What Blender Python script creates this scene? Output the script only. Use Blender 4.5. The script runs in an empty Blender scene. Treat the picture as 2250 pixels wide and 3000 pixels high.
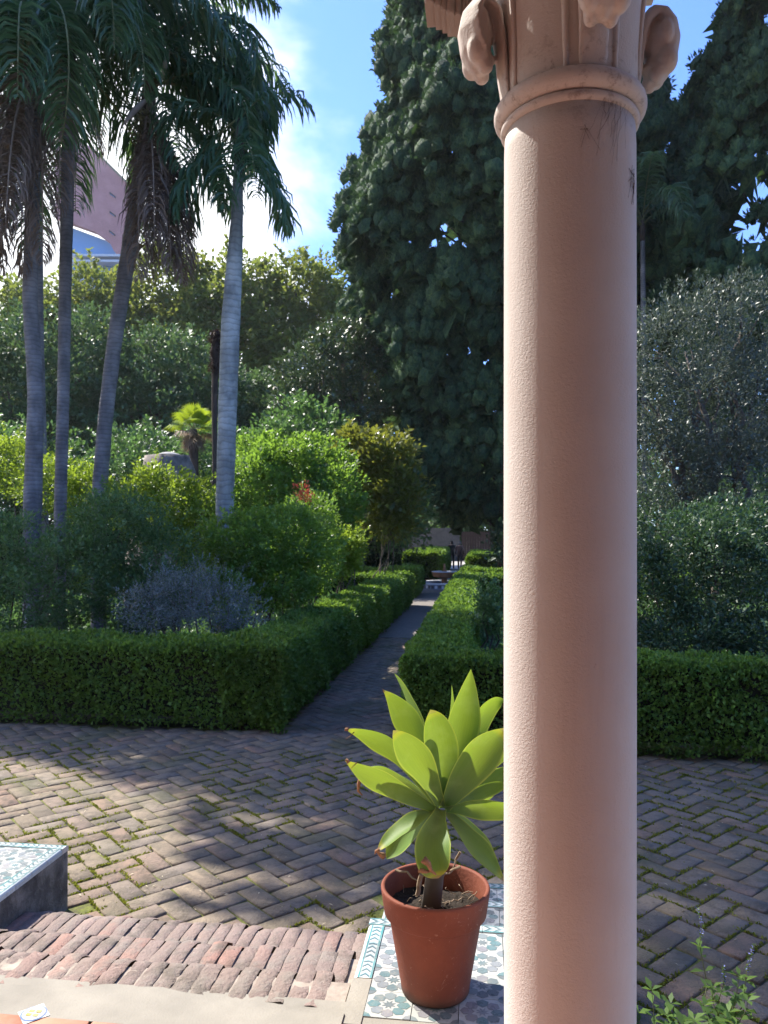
import bpy, bmesh, math, random
import numpy as np
from mathutils import Vector, Matrix

# ------------------------------------------------------------------ camera, sky, sun, exposure
SC = bpy.context.scene
COL = SC.collection
R = math.radians
F = 2253.0            # focal length in photograph pixels (2250 x 3000)
HZ = 1567.0           # horizon row
H = 2.05              # eye height above the garden paving
A = R(7.26)           # the garden path runs this far off the lens axis
cd = bpy.data.cameras.new('camera'); cam = bpy.data.objects.new('camera', cd); COL.objects.link(cam)
cam.location = (0, 0, H); cam.rotation_euler = (R(90), 0, A)
cd.sensor_fit = 'VERTICAL'; cd.sensor_height = 34.6; cd.lens = 34.6 * F / 3000
cd.shift_y = (HZ - 1500) / 3000
cd.clip_start = 0.05; cd.clip_end = 4000
cd.dof.use_dof = True; cd.dof.focus_distance = 2.7; cd.dof.aperture_fstop = 26.0 / 3.2
SC.camera = cam

SUN_EL = R(50); SUN_H = Vector((-0.845, 0.538, 0)).normalized()      # towards the sun
SUN = Vector((SUN_H.x * math.cos(SUN_EL), SUN_H.y * math.cos(SUN_EL), math.sin(SUN_EL)))
W = bpy.data.worlds.new('World'); SC.world = W; W.use_nodes = True
nt = W.node_tree; nt.nodes.clear(); N = nt.nodes; LK = nt.links
sky = N.new('ShaderNodeTexSky'); sky.sky_type = 'NISHITA'; sky.sun_disc = False
sky.sun_elevation = SUN_EL; sky.sun_rotation = math.atan2(SUN_H.x, SUN_H.y)
sky.air_density = 1.0; sky.dust_density = 0.25; sky.ozone_density = 3.0; sky.altitude = 20
tc = N.new('ShaderNodeTexCoord')
def vm(op, a, b=None):
    n = N.new('ShaderNodeVectorMath'); n.operation = op
    for i, x in enumerate((a, b)):
        if x is None: continue
        if hasattr(x, 'is_linked'): LK.new(x, n.inputs[i])
        else: n.inputs[i].default_value = x
    return n
def ma(op, a, b=None, c=None, clamp=False):
    n = N.new('ShaderNodeMath'); n.operation = op; n.use_clamp = clamp
    for i, x in enumerate((a, b, c)):
        if x is None: continue
        if hasattr(x, 'is_linked'): LK.new(x, n.inputs[i])
        else: n.inputs[i].default_value = x
    return n.outputs[0]
def mr(v, a, b, c=0.0, d=1.0):
    n = N.new('ShaderNodeMapRange'); n.interpolation_type = 'SMOOTHSTEP'
    LK.new(v, n.inputs[0])
    for i, x in enumerate((a, b, c, d)): n.inputs[i + 1].default_value = x
    return n.outputs[0]
gen = vm('NORMALIZE', tc.outputs['Generated']).outputs[0]
sep = N.new('ShaderNodeSeparateXYZ'); LK.new(gen, sep.inputs[0])
zz = ma('ADD', sep.outputs[2], 0.22)
cx = ma('DIVIDE', sep.outputs[0], zz); cy = ma('DIVIDE', sep.outputs[1], zz)
cmb = N.new('ShaderNodeCombineXYZ'); LK.new(cx, cmb.inputs[0]); LK.new(cy, cmb.inputs[1])
nz = N.new('ShaderNodeTexNoise'); nz.inputs['Scale'].default_value = 1.5; nz.inputs['Detail'].default_value = 9
nz.inputs['Roughness'].default_value = 0.56; nz.inputs['Distortion'].default_value = 0.35
off = vm('ADD', cmb.outputs[0], (3.1, 1.7, 0.0)); LK.new(off.outputs[0], nz.inputs['Vector'])
# a cloud bank lies towards the sun, clear sky away from it
bank = vm('DOT_PRODUCT', gen, tuple(Vector((-0.93, 0.37, 0.0)))).outputs['Value']
bias = mr(bank, 0.30, 0.66, -0.22, 0.26)
cl = mr(ma('ADD', nz.outputs['Fac'], bias), 0.47, 0.72)
mixc = N.new('ShaderNodeMix'); mixc.data_type = 'RGBA'
blue = N.new('ShaderNodeMix'); blue.data_type = 'RGBA'; blue.blend_type = 'MULTIPLY'; blue.inputs[0].default_value = 1.0
LK.new(sky.outputs[0], blue.inputs[6]); blue.inputs[7].default_value = (0.58, 0.74, 1.12, 1)
LK.new(cl, mixc.inputs[0]); LK.new(blue.outputs[2], mixc.inputs[6]); mixc.inputs[7].default_value = (5.6, 5.75, 6.0, 1)
bg = N.new('ShaderNodeBackground'); bg.inputs[1].default_value = 0.15
LK.new(mixc.outputs[2], bg.inputs[0])
wo = N.new('ShaderNodeOutputWorld'); LK.new(bg.outputs[0], wo.inputs[0])

sd = bpy.data.lights.new('sun', 'SUN'); sd.energy = 4.4; sd.angle = R(0.53); sd.color = (1.0, 0.95, 0.86)
so = bpy.data.objects.new('sun', sd); COL.objects.link(so)
so.rotation_euler = SUN.to_track_quat('Z', 'Y').to_euler(); so.location = (0, 0, 40)
SC.view_settings.view_transform = 'Standard'; SC.view_settings.look = 'None'
SC.view_settings.exposure = 1.2; SC.view_settings.gamma = 1.0; SC.view_settings.use_curve_mapping = False
SC.cycles.use_denoising = True
SC.cycles.max_bounces = 7; SC.cycles.diffuse_bounces = 4; SC.cycles.transmission_bounces = 4
SC.cycles.sample_clamp_indirect = 6.0

# ------------------------------------------------------------------ helpers
rng = np.random.default_rng(11); rnd = random.Random(7)
S16 = 2250 / 1659.0
CA, SA = math.cos(A), math.sin(A)
def P(x, y, d):
    """photo pixel (1659-wide view) at a given distance along the lens axis -> world point"""
    xc = (x * S16 - 1125) / F * d; z = H - (y * S16 - HZ) / F * d
    return Vector((xc * CA - d * SA, xc * SA + d * CA, z))
def PF(x, y, d): return P(x / S16, y / S16, d)
def G(x, d, z=0.0):
    p = P(x, 0, d); p.z = z; return p
def cam2w(v):   # (right, up, away) -> world vector
    return Vector((v[0] * CA - v[2] * SA, v[0] * SA + v[2] * CA, v[1]))

def link(o, parent=None):
    COL.objects.link(o)
    if parent is not None: o.parent = parent
    return o
def tag(o, label=None, cat=None, group=None, kind=None):
    if label: o['label'] = label
    if cat: o['category'] = cat
    if group: o['group'] = group
    if kind: o['kind'] = kind
    return o
def empty(name, loc, label=None, cat=None, group=None, rz=0.0):
    o = bpy.data.objects.new(name, None); o.location = loc; o.rotation_euler[2] = rz; o.empty_display_size = 0.2
    link(o); return tag(o, label, cat, group)
def np_mesh(name, v, faces, mat=None, smooth=False, fattr=None, fcol=None):
    """faces: int array (n,k) or list of such arrays"""
    me = bpy.data.meshes.new(name); v = np.asarray(v, dtype=np.float32)
    if isinstance(faces, np.ndarray): faces = [faces]
    faces = [f for f in faces if len(f)]
    me.vertices.add(len(v)); me.vertices.foreach_set('co', v.ravel())
    nl = sum(f.size for f in faces); nf = sum(len(f) for f in faces)
    me.loops.add(nl); me.polygons.add(nf)
    me.loops.foreach_set('vertex_index', np.concatenate([f.ravel() for f in faces]).astype(np.int32))
    tot = np.concatenate([np.full(len(f), f.shape[1]) for f in faces]).astype(np.int32)
    st = np.concatenate([[0], np.cumsum(tot)[:-1]]).astype(np.int32)
    me.polygons.foreach_set('loop_start', st); me.polygons.foreach_set('loop_total', tot)
    if smooth: me.polygons.foreach_set('use_smooth', np.ones(nf, dtype=bool))
    me.update(calc_edges=True)
    if fattr is not None:
        a = me.attributes.new('var', 'FLOAT', 'FACE'); a.data.foreach_set('value', np.asarray(fattr, dtype=np.float32))
    if fcol is not None:
        a = me.attributes.new('tint', 'FLOAT_COLOR', 'FACE')
        c = np.ones((nf, 4), np.float32); c[:, :3] = fcol; a.data.foreach_set('color', c.ravel())
    if mat: me.materials.append(mat)
    return me
def mobj(name, me, parent=None, loc=None):
    o = bpy.data.objects.new(name, me)
    if loc is not None: o.location = loc
    return link(o, parent)

class MB:
    """collects verts and faces of ONE mesh"""
    def __init__(s): s.v = []; s.f = []; s.c = []
    def add(s, vs, fs, col=None):
        b = len(s.v); s.v += [tuple(x) for x in vs]; s.f += [tuple(i + b for i in f) for f in fs]; s.c += [col] * len(fs)
    def box(s, x0, x1, y0, y1, z0, z1, col=None):
        s.add([(x0,y0,z0),(x1,y0,z0),(x1,y1,z0),(x0,y1,z0),(x0,y0,z1),(x1,y0,z1),(x1,y1,z1),(x0,y1,z1)],
              [(3,2,1,0),(4,5,6,7),(0,1,5,4),(1,2,6,5),(2,3,7,6),(3,0,4,7)], col)
    def tube(s, pts, rad, n=8, cap=True, col=None):
        pts = [Vector(p) for p in pts]; vs = []; k = len(pts)
        up = None
        for i, p in enumerate(pts):
            t = (pts[min(i+1,k-1)] - pts[max(i-1,0)]).normalized()
            if up is None: up = t.orthogonal().normalized()
            u = (up - t * up.dot(t)).normalized(); up = u; w = t.cross(u)
            r = rad[i] if hasattr(rad, '__len__') else rad
            for j in range(n):
                a = 2 * math.pi * j / n; vs.append(p + u * (r * math.cos(a)) + w * (r * math.sin(a)))
        fs = [(i*n+j, i*n+(j+1)%n, (i+1)*n+(j+1)%n, (i+1)*n+j) for i in range(k-1) for j in range(n)]
        if cap: fs += [tuple(range(n))[::-1], tuple(range((k-1)*n, k*n))]
        s.add(vs, fs, col)
    def lathe(s, prof, n=48, c=(0,0), cap=True, col=None):
        vs = [(c[0] + r*math.cos(2*math.pi*j/n), c[1] + r*math.sin(2*math.pi*j/n), z) for r, z in prof for j in range(n)]
        k = len(prof)
        fs = [(i*n+j, i*n+(j+1)%n, (i+1)*n+(j+1)%n, (i+1)*n+j) for i in range(k-1) for j in range(n)]
        if cap: fs += [tuple(range(n))[::-1], tuple(range((k-1)*n, k*n))]
        s.add(vs, fs, col)
    def ball(s, c, r, n=10, m=7, col=None):
        r = r if hasattr(r, '__len__') else (r, r, r); vs = []; 
        for i in range(m + 1):
            t = math.pi * i / m
            for j in range(n):
                a = 2*math.pi*j/n; vs.append((c[0]+r[0]*math.sin(t)*math.cos(a), c[1]+r[1]*math.sin(t)*math.sin(a), c[2]+r[2]*math.cos(t)))
        s.add(vs, [(i*n+j, (i+1)*n+j, (i+1)*n+(j+1)%n, i*n+(j+1)%n) for i in range(m) for j in range(n)], col)
    def build(s, name, mat, parent=None, smooth=False, loc=None, mods=None):
        me = bpy.data.meshes.new(name); me.from_pydata(s.v, [], s.f); me.update()
        if smooth: me.polygons.foreach_set('use_smooth', [True] * len(me.polygons))
        if any(c is not None for c in s.c):
            a = me.attributes.new('tint', 'FLOAT_COLOR', 'FACE')
            for i, c in enumerate(s.c): a.data[i].color = tuple(c or (1, 1, 1)) + (1,)
        if mat: me.materials.append(mat)
        return mobj(name, me, parent, loc)

# ------------------------------------------------------------------ materials
def new_mat(name):
    m = bpy.data.materials.new(name); m.use_nodes = True; m.node_tree.nodes.clear(); return m, m.node_tree
class NB:
    def __init__(s, nt): s.nt = nt
    def n(s, t, **kw):
        x = s.nt.nodes.new(t)
        for k, v in kw.items(): setattr(x, k, v)
        return x
    def l(s, a, b): s.nt.links.new(a, b)
    def noise(s, scale, detail=4, rough=0.55, vec=None, dist=0.0):
        x = s.n('ShaderNodeTexNoise'); x.inputs['Scale'].default_value = scale; x.inputs['Detail'].default_value = detail
        x.inputs['Roughness'].default_value = rough; x.inputs['Distortion'].default_value = dist
        if vec is not None: s.l(vec, x.inputs['Vector'])
        return x.outputs['Fac']
    def ramp(s, fac, stops):
        x = s.n('ShaderNodeValToRGB'); e = x.color_ramp.elements
        while len(e) < len(stops): e.new(0.5)
        for i, (p, c) in enumerate(stops):
            e[i].position = p; e[i].color = tuple(c) + (1,) if len(c) == 3 else c
        s.l(fac, x.inputs[0]); return x.outputs[0]
    def mix(s, fac, a, b, mode='MIX'):
        x = s.n('ShaderNodeMix'); x.data_type = 'RGBA'; x.blend_type = mode
        for v, i in ((fac, 0), (a, 6), (b, 7)):
            if hasattr(v, 'is_linked'): s.l(v, x.inputs[i])
            elif i == 0: x.inputs[0].default_value = v
            else: x.inputs[i].default_value = tuple(v) + (1,)
        return x.outputs[2]
    def math(s, op, a, b=None, clamp=False):
        x = s.n('ShaderNodeMath', operation=op); x.use_clamp = clamp
        for i, v in enumerate((a, b)):
            if v is None: continue
            if hasattr(v, 'is_linked'): s.l(v, x.inputs[i])
            else: x.inputs[i].default_value = v
        return x.outputs[0]
    def range(s, v, a, b, c=0.0, d=1.0):
        x = s.n('ShaderNodeMapRange'); x.interpolation_type = 'SMOOTHSTEP'; s.l(v, x.inputs[0])
        for i, q in enumerate((a, b, c, d)): x.inputs[i+1].default_value = q
        return x.outputs[0]
    def bump(s, h, strength=0.3, dist=0.01, normal=None):
        x = s.n('ShaderNodeBump'); x.inputs['Strength'].default_value = strength; x.inputs['Distance'].default_value = dist
        s.l(h, x.inputs['Height'])
        if normal is not None: s.l(normal, x.inputs['Normal'])
        return x.outputs[0]
    def pbsdf(s, col, rough=0.6, normal=None, spec=0.5):
        x = s.n('ShaderNodeBsdfPrincipled')
        if hasattr(col, 'is_linked'): s.l(col, x.inputs['Base Color'])
        else: x.inputs['Base Color'].default_value = tuple(col) + (1,)
        if hasattr(rough, 'is_linked'): s.l(rough, x.inputs['Roughness'])
        else: x.inputs['Roughness'].default_value = rough
        x.inputs['Specular IOR Level'].default_value = spec
        if normal is not None: s.l(normal, x.inputs['Normal'])
        return x
    def out(s, sh):
        o = s.n('ShaderNodeOutputMaterial'); s.l(sh if hasattr(sh, 'is_linked') else sh.outputs[0], o.inputs[0])
    def attr(s, name): return s.n('ShaderNodeAttribute', attribute_name=name)
    def obj(s): return s.n('ShaderNodeTexCoord').outputs['Object']
    def pos(s): return s.n('ShaderNodeNewGeometry').outputs['Position']
    def orand(s): return s.n('ShaderNodeObjectInfo').outputs['Random']

def leaf_mat(name, dark, light, trans, tw=0.35, rough=0.45, spec=0.4, accent=None):
    m, nt = new_mat(name); b = NB(nt); v = b.attr('var').outputs['Fac']
    st = [(0.0, dark), (0.75, light)]
    if accent: st.append((0.97, accent))
    else: st.append((1.0, tuple(min(1, c * 1.25) for c in light)))
    col = b.ramp(v, st); p = b.pbsdf(col, rough, spec=spec)
    t = b.n('ShaderNodeBsdfTranslucent')
    b.l(b.mix(0.6, col, trans), t.inputs[0])
    mx = b.n('ShaderNodeMixShader'); mx.inputs[0].default_value = tw
    b.l(p.outputs[0], mx.inputs[1]); b.l(t.outputs[0], mx.inputs[2]); b.out(mx); return m
def bark_mat(name, c1, c2, scale=8, rings=0.0, bump=0.5):
    m, nt = new_mat(name); b = NB(nt); p = b.pos()
    mp = b.n('ShaderNodeMapping'); mp.inputs['Scale'].default_value = (1, 1, 0.35); b.l(p, mp.inputs[0])
    f = b.noise(scale, 6, 0.6, mp.outputs[0]); f2 = b.noise(1.7, 4, 0.6, p); col = b.ramp(f, [(0.3, c1), (0.7, c2)])
    col = b.mix(b.range(f2, 0.4, 0.7), col, tuple(c * 1.5 for c in c2)); h = f
    if rings:
        wv = b.n('ShaderNodeTexWave', wave_type='BANDS', bands_direction='Z'); wv.inputs['Scale'].default_value = rings
        wv.inputs['Distortion'].default_value = 5.0; wv.inputs['Detail'].default_value = 3; wv.inputs['Detail Scale'].default_value = 1.5
        b.l(p, wv.inputs[0]); h = b.math('ADD', f, b.math('MULTIPLY', wv.outputs['Fac'], 0.9))
        col = b.mix(b.math('MULTIPLY', b.range(wv.outputs['Fac'], 0.3, 0.0), 0.28), col, tuple(c * 0.35 for c in c1))
    b.out(b.pbsdf(col, 0.85, b.bump(h, bump, 0.02))); return m
def plain_mat(name, c, rough=0.7, var=0.25, scale=6, bump=0.15, spec=0.4):
    m, nt = new_mat(name); b = NB(nt); f = b.noise(scale, 5, 0.6, b.obj())
    col = b.ramp(f, [(0.3, tuple(x * (1 - var) for x in c)), (0.7, tuple(min(1, x * (1 + var)) for x in c))])
    b.out(b.pbsdf(col, rough, b.bump(f, bump, 0.01), spec)); return m

M = {}
M['box'] = leaf_mat('box_leaf', (0.045, 0.10, 0.024), (0.135, 0.245, 0.045), (0.32, 0.5, 0.045), 0.36, 0.5, 0.3)
def cypress_mat():
    m, nt = new_mat('cypress_spray'); b = NB(nt); v = b.attr('var').outputs['Fac']; p = b.pos(); mp = b.n('ShaderNodeMapping'); mp.inputs['Scale'].default_value = (1, 1, .6); b.l(p, mp.inputs[0])
    f = b.noise(7.5, 5, .65, mp.outputs[0], .6); g = b.noise(19, 4, .7, mp.outputs[0]); k = b.math('ADD', b.math('MULTIPLY', v, .55), b.math('MULTIPLY', b.range(b.math('ADD', b.math('MULTIPLY', f, .6), b.math('MULTIPLY', g, .4)), .36, .62), .5))
    col = b.ramp(k, [(.05, (.016, .042, .026)), (.5, (.055, .122, .058)), (.95, (.15, .235, .085))]); nn = b.bump(b.math('ADD', f, b.math('MULTIPLY', g, .6)), 1.0, .22)
    pr = b.pbsdf(col, .65, nn, .2); t = b.n('ShaderNodeBsdfTranslucent'); b.l(b.mix(.5, col, (.14, .26, .05)), t.inputs[0]); mx = b.n('ShaderNodeMixShader'); mx.inputs[0].default_value = .16; b.l(pr.outputs[0], mx.inputs[1]); b.l(t.outputs[0], mx.inputs[2]); b.out(mx); return m
M['cypress'] = cypress_mat()
M['yew'] = leaf_mat('yew_leaf', (0.014, 0.034, 0.017), (0.034, 0.075, 0.03), (0.05, 0.12, 0.03), 0.2, 0.5)
M['plane'] = leaf_mat('plane_leaf', (0.07, 0.125, 0.035), (0.16, 0.205, 0.045), (0.36, 0.42, 0.06), 0.42, 0.55, 0.3, (0.26, 0.21, 0.05))
M['ever'] = leaf_mat('evergreen_leaf', (0.036, 0.078, 0.036), (0.09, 0.155, 0.065), (0.17, 0.29, 0.07), 0.3, 0.5, 0.4)
M['magnolia'] = leaf_mat('magnolia_leaf', (0.03, 0.055, 0.032), (0.065, 0.105, 0.05), (0.12, 0.2, 0.05), 0.2, 0.36, 0.6, (0.14, 0.12, 0.04))
M['maglit'] = leaf_mat('gold_lit_magnolia_leaf', (0.05, 0.08, 0.022), (0.12, 0.155, 0.03), (0.36, 0.38, 0.04), 0.4, 0.34, 0.5, (0.2, 0.16, 0.03))  # lit copy of the magnolia leaf, yellow sunlight put into its colour
M['shrubdark'] = leaf_mat('dark_shrub_leaf', (0.04, 0.09, 0.036), (0.10, 0.18, 0.066), (0.2, 0.38, 0.07), 0.36, 0.42, 0.45)
M['shrublime'] = leaf_mat('lime_shrub_leaf', (0.07, 0.135, 0.024), (0.165, 0.255, 0.04), (0.46, 0.60, 0.04), 0.5, 0.4, 0.45)
M['shrubmid'] = leaf_mat('mid_shrub_leaf', (0.055, 0.125, 0.03), (0.125, 0.225, 0.045), (0.36, 0.58, 0.05), 0.48, 0.4, 0.45)
M['greyleaf'] = leaf_mat('grey_leaf', (0.11, 0.14, 0.135), (0.25, 0.285, 0.27), (0.22, 0.28, 0.22), 0.25, 0.6, 0.3)
M['olive'] = leaf_mat('olive_leaf', (0.04, 0.06, 0.048), (0.105, 0.135, 0.11), (0.15, 0.2, 0.1), 0.22, 0.45, 0.5)
M['shadeleaf'] = leaf_mat('shaded_shrub_leaf', (0.022, 0.05, 0.026), (0.06, 0.11, 0.05), (0.10, 0.2, 0.05), 0.25, 0.38, 0.5)  # darker copy of the shrub leaf, shade put into its colour
M['redleaf'] = leaf_mat('red_leaf', (0.30, 0.05, 0.03), (0.5, 0.12, 0.06), (0.7, 0.15, 0.08), 0.4, 0.4)
M['frond'] = leaf_mat('frond_leaf', (0.032, 0.074, 0.042), (0.075, 0.145, 0.066), (0.2, 0.34, 0.08), 0.34, 0.4, 0.5)
M['deadfrond'] = leaf_mat('dead_frond', (0.13, 0.095, 0.075), (0.27, 0.20, 0.15), (0.3, 0.2, 0.12), 0.25, 0.7, 0.2)
M['fan'] = leaf_mat('fan_leaf', (0.07, 0.14, 0.02), (0.15, 0.24, 0.03), (0.5, 0.6, 0.03), 0.5, 0.35)
M['salvia'] = leaf_mat('salvia_leaf', (0.06, 0.12, 0.03), (0.13, 0.22, 0.05), (0.35, 0.5, 0.05), 0.4, 0.5)
M['flower'] = leaf_mat('blue_flower', (0.22, 0.24, 0.6), (0.4, 0.42, 0.8), (0.4, 0.4, 0.8), 0.3, 0.5)
M['ivy'] = leaf_mat('ivy_leaf', (0.04, 0.09, 0.02), (0.09, 0.16, 0.04), (0.3, 0.4, 0.05), 0.35, 0.4)
M['palmbark'] = bark_mat('palm_bark', (0.095, 0.09, 0.09), (0.18, 0.168, 0.165), 9, 4.3, .35)
M['palmgreen'] = bark_mat('lichen_palm_bark', (0.13, 0.14, 0.13), (0.29, 0.30, 0.275), 7, 3.1, .3)
M['bark'] = bark_mat('bark', (0.045, 0.035, 0.028), (0.11, 0.085, 0.065), 10)
M['fibre'] = bark_mat('palm_fibre', (0.03, 0.02, 0.016), (0.075, 0.05, 0.038), 14)
M['twig'] = plain_mat('hedge_wood', (0.022, 0.02, 0.012), 0.95)
M['stem'] = plain_mat('rachis', (0.16, 0.17, 0.07), 0.6)
M['deadstem'] = plain_mat('dry_stem', (0.26, 0.19, 0.13), 0.8)

# ------------------------------------------------------------------ foliage makers
def unit(a): return a / np.maximum(np.linalg.norm(a, axis=-1, keepdims=True), 1e-9)
def rvec(n): return unit(rng.normal(size=(n, 3)))
def leaf_quads(pos, d, nrm, L, Wd, fold=0.12):
    n = len(pos); d = unit(d); s = unit(np.cross(d, nrm)); nn = np.cross(s, d)
    L = np.broadcast_to(np.asarray(L), (n,))[:, None]; Wd = np.broadcast_to(np.asarray(Wd), (n,))[:, None]
    v = np.empty((n, 4, 3)); v[:, 0] = pos; v[:, 2] = pos + d * L - nn * (L * fold)
    mid = pos + d * L * 0.48 + nn * (Wd * 0.18)
    v[:, 1] = mid + s * Wd * 0.5; v[:, 3] = mid - s * Wd * 0.5
    return v.reshape(-1, 3), np.arange(n * 4).reshape(n, 4)
def clump_leaves(cent, out, n_per, r, L, Wd, flat=0.75, up=0.35, droop=0.0, hang=None):
    """cent (k,3) clump centres with outward vectors; returns leaf arrays"""
    k = len(cent); c = np.repeat(cent, n_per, 0); o = np.repeat(out, n_per, 0)
    rr = np.repeat(np.broadcast_to(np.asarray(r), (k,)), n_per)[:, None]
    off = rvec(k * n_per) * (rng.random((k * n_per, 1)) ** 0.45); off[:, 2] *= flat
    pos = c + off * rr
    d = unit(off * 0.9 + o * 0.5 + rng.normal(size=off.shape) * 0.45 + np.array([0, 0, up - droop]))
    nrm = unit(o * 0.5 + np.array([0, 0, 0.9]) + rng.normal(size=off.shape) * 0.55)
    sz = rng.uniform(0.7, 1.25, k * n_per)
    v, f = leaf_quads(pos, d, nrm, L * sz, Wd * sz)
    var = np.clip(np.repeat(rng.random(k), n_per) * 0.55 + rng.random(k * n_per) * 0.5, 0, 1)
    return v, f, var
def blob_clumps(blobs, n, lo=0.72, hi=1.05, zmin=None, bias=None):
    """clump centres over the skins of overlapping ellipsoids"""
    B = np.array([list(b[0]) + list(b[1]) for b in blobs], float)
    w = (B[:, 3] * B[:, 4] + B[:, 3] * B[:, 5] + B[:, 4] * B[:, 5]); w /= w.sum()
    cs, os_ = [], []; need = n
    for _ in range(12):
        i = rng.choice(len(B), need * 2, p=w); d = rvec(need * 2)
        if bias is not None: d = unit(d + np.array(bias))
        q = rng.uniform(lo, hi, (need * 2, 1)); c = B[i, :3] + d * B[i, 3:] * q
        inside = np.zeros(len(c), bool)
        for j in range(len(B)):
            e = np.linalg.norm((c - B[j, :3]) / B[j, 3:], axis=1); inside |= (e < lo * 0.93) & (i != j)
        keep = ~inside
        if zmin is not None: keep &= c[:, 2] > zmin
        cs.append(c[keep]); os_.append(unit(d[keep] / B[i[keep], 3:])); need = n - sum(len(x) for x in cs)
        if need <= 0: break
    return np.concatenate(cs)[:n], np.concatenate(os_)[:n]
def limb_path(a, b, sag=0.0, n=6, wob=0.08):
    a, b = Vector(a), Vector(b); L = (b - a).length; pts = []
    for i in range(n):
        t = i / (n - 1); p = a.lerp(b, t) + Vector((rnd.uniform(-1, 1), rnd.uniform(-1, 1), rnd.uniform(-1, 1))) * (L * wob * math.sin(math.pi * t))
        p.z += sag * L * math.sin(math.pi * t); pts.append(p)
    return pts
def tree(name, base, blobs, mat, label, cat='tree', group=None, clumps=300, per=40, cr=0.5, L=0.2, Wd=0.1, trunk_r=0.2, fork=None, limbs=True,
         bark='bark', part='crown', lo=0.7, hi=1.05, zmin=None, flat=0.75, up=0.35, stems=0, bias=None, trunk_name='trunk', shoots=0, shoot_len=.5):
    o = empty(name, base, label, cat, group); base = Vector(base); inv = -np.array(base)
    c, ou = blob_clumps(blobs, clumps, lo, hi, zmin, bias)
    v, f, var = clump_leaves(c, ou, per, rng.uniform(cr * 0.7, cr * 1.3, len(c)), L, Wd, flat, up)
    if shoots:      # long young shoots that break the outline
        sc, so_ = blob_clumps(blobs, shoots, .85, 1.0, zmin, (0, 0, .5)); k = 16; ln = rng.uniform(.4, 1.0, (shoots, 1)) * shoot_len; dr = unit(so_ * .6 + np.array([0, 0, .75]) + rng.normal(0, .3, so_.shape))
        t = np.tile(np.linspace(.1, 1, k), shoots)[:, None]; d3 = np.repeat(dr, k, 0); pp = np.repeat(sc, k, 0) + d3 * np.repeat(ln, k, 0) * t + np.stack([np.zeros(len(t)), np.zeros(len(t)), -.25 * np.repeat(ln, k, 0)[:, 0] * t[:, 0] ** 2], 1)
        sd_ = unit(np.cross(d3, rvec(len(d3)))); v2, f2 = leaf_quads(pp, unit(sd_ * .8 + d3 * .7), unit(d3 + np.array([0, 0, .8]) + rng.normal(0, .4, d3.shape)), L * 1.1, Wd * 1.1); f = np.concatenate([f, f2 + len(v)]); v = np.concatenate([v, v2]); var = np.concatenate([var, np.clip(.45 + rng.random(len(f2)) * .5, 0, 1)])
    mobj(part, np_mesh(part, v + inv, f, M[mat], fattr=var), o)
    mb = MB(); zero = Vector((0, 0, 0))
    ctr = sum((Vector(b[0]) for b in blobs), Vector()) / len(blobs) - base
    if stems:
        for i in range(stems):
            b = blobs[i % len(blobs)]; tgt = Vector(b[0]) - base + Vector((rnd.uniform(-.6, .6) * b[1][0], rnd.uniform(-.6, .6) * b[1][1], rnd.uniform(0, .6) * b[1][2]))
            mb.tube(limb_path((rnd.uniform(-.15, .15), rnd.uniform(-.15, .15), -0.05), tgt, 0.06), [trunk_r, trunk_r * .8, trunk_r * .65, trunk_r * .5, trunk_r * .4, trunk_r * .2], 5)
    else:
        fk = fork if fork is not None else ctr.z * 0.5
        top = Vector((ctr.x * 0.4, ctr.y * 0.4, fk))
        mb.tube(limb_path((0, 0, -0.1), top, 0, 6, 0.04), [trunk_r * 1.25, trunk_r, trunk_r * .93, trunk_r * .86, trunk_r * .8, trunk_r * .75], 9)
        if limbs:
            for b in blobs:
                tgt = Vector(b[0]) - base
                mb.tube(limb_path(top - Vector((0, 0, .2)), tgt, 0.07), [trunk_r * .6, trunk_r * .5, trunk_r * .42, trunk_r * .33, trunk_r * .25, trunk_r * .12], 6)
                for k in range(4):
                    d = Vector(rvec(1)[0]); t2 = tgt + Vector((d.x * b[1][0], d.y * b[1][1], abs(d.z) * b[1][2])) * .8
                    mb.tube(limb_path(top.lerp(tgt, rnd.uniform(.5, .95)), t2, 0.05), [trunk_r * .25, trunk_r * .2, trunk_r * .16, trunk_r * .12, trunk_r * .09, trunk_r * .04], 5)
    mb.build(trunk_name if not stems else 'stems', M[bark], o, True)
    return o
# ------------------------------------------------------------------ ground and paths
def soil_mat():
    m, nt = new_mat('soil'); b = NB(nt); p = b.pos(); f = b.noise(3, 6, 0.6, p); g = b.noise(40, 4, 0.6, p)
    col = b.ramp(f, [(0.3, (0.035, 0.026, 0.018)), (0.7, (0.085, 0.065, 0.045))])
    col = b.mix(b.range(b.noise(0.9, 4, 0.6, p), 0.5, 0.65), col, (0.04, 0.055, 0.02))
    b.out(b.pbsdf(col, 0.95, b.bump(g, 0.6, 0.02))); return m
def mossy_joint_mat():
    m, nt = new_mat('mossy_joint'); b = NB(nt); p = b.pos(); f = b.noise(2.2, 6, 0.7, p); g = b.noise(60, 4, 0.6, p)
    moss = b.ramp(g, [(0.3, (0.085, 0.105, 0.02)), (0.7, (0.19, 0.20, 0.035))])
    col = b.mix(b.range(f, 0.38, 0.52), (0.08, 0.066, 0.045), moss)
    b.out(b.pbsdf(col, 0.95, b.bump(g, 0.8, 0.01))); return m
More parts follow.
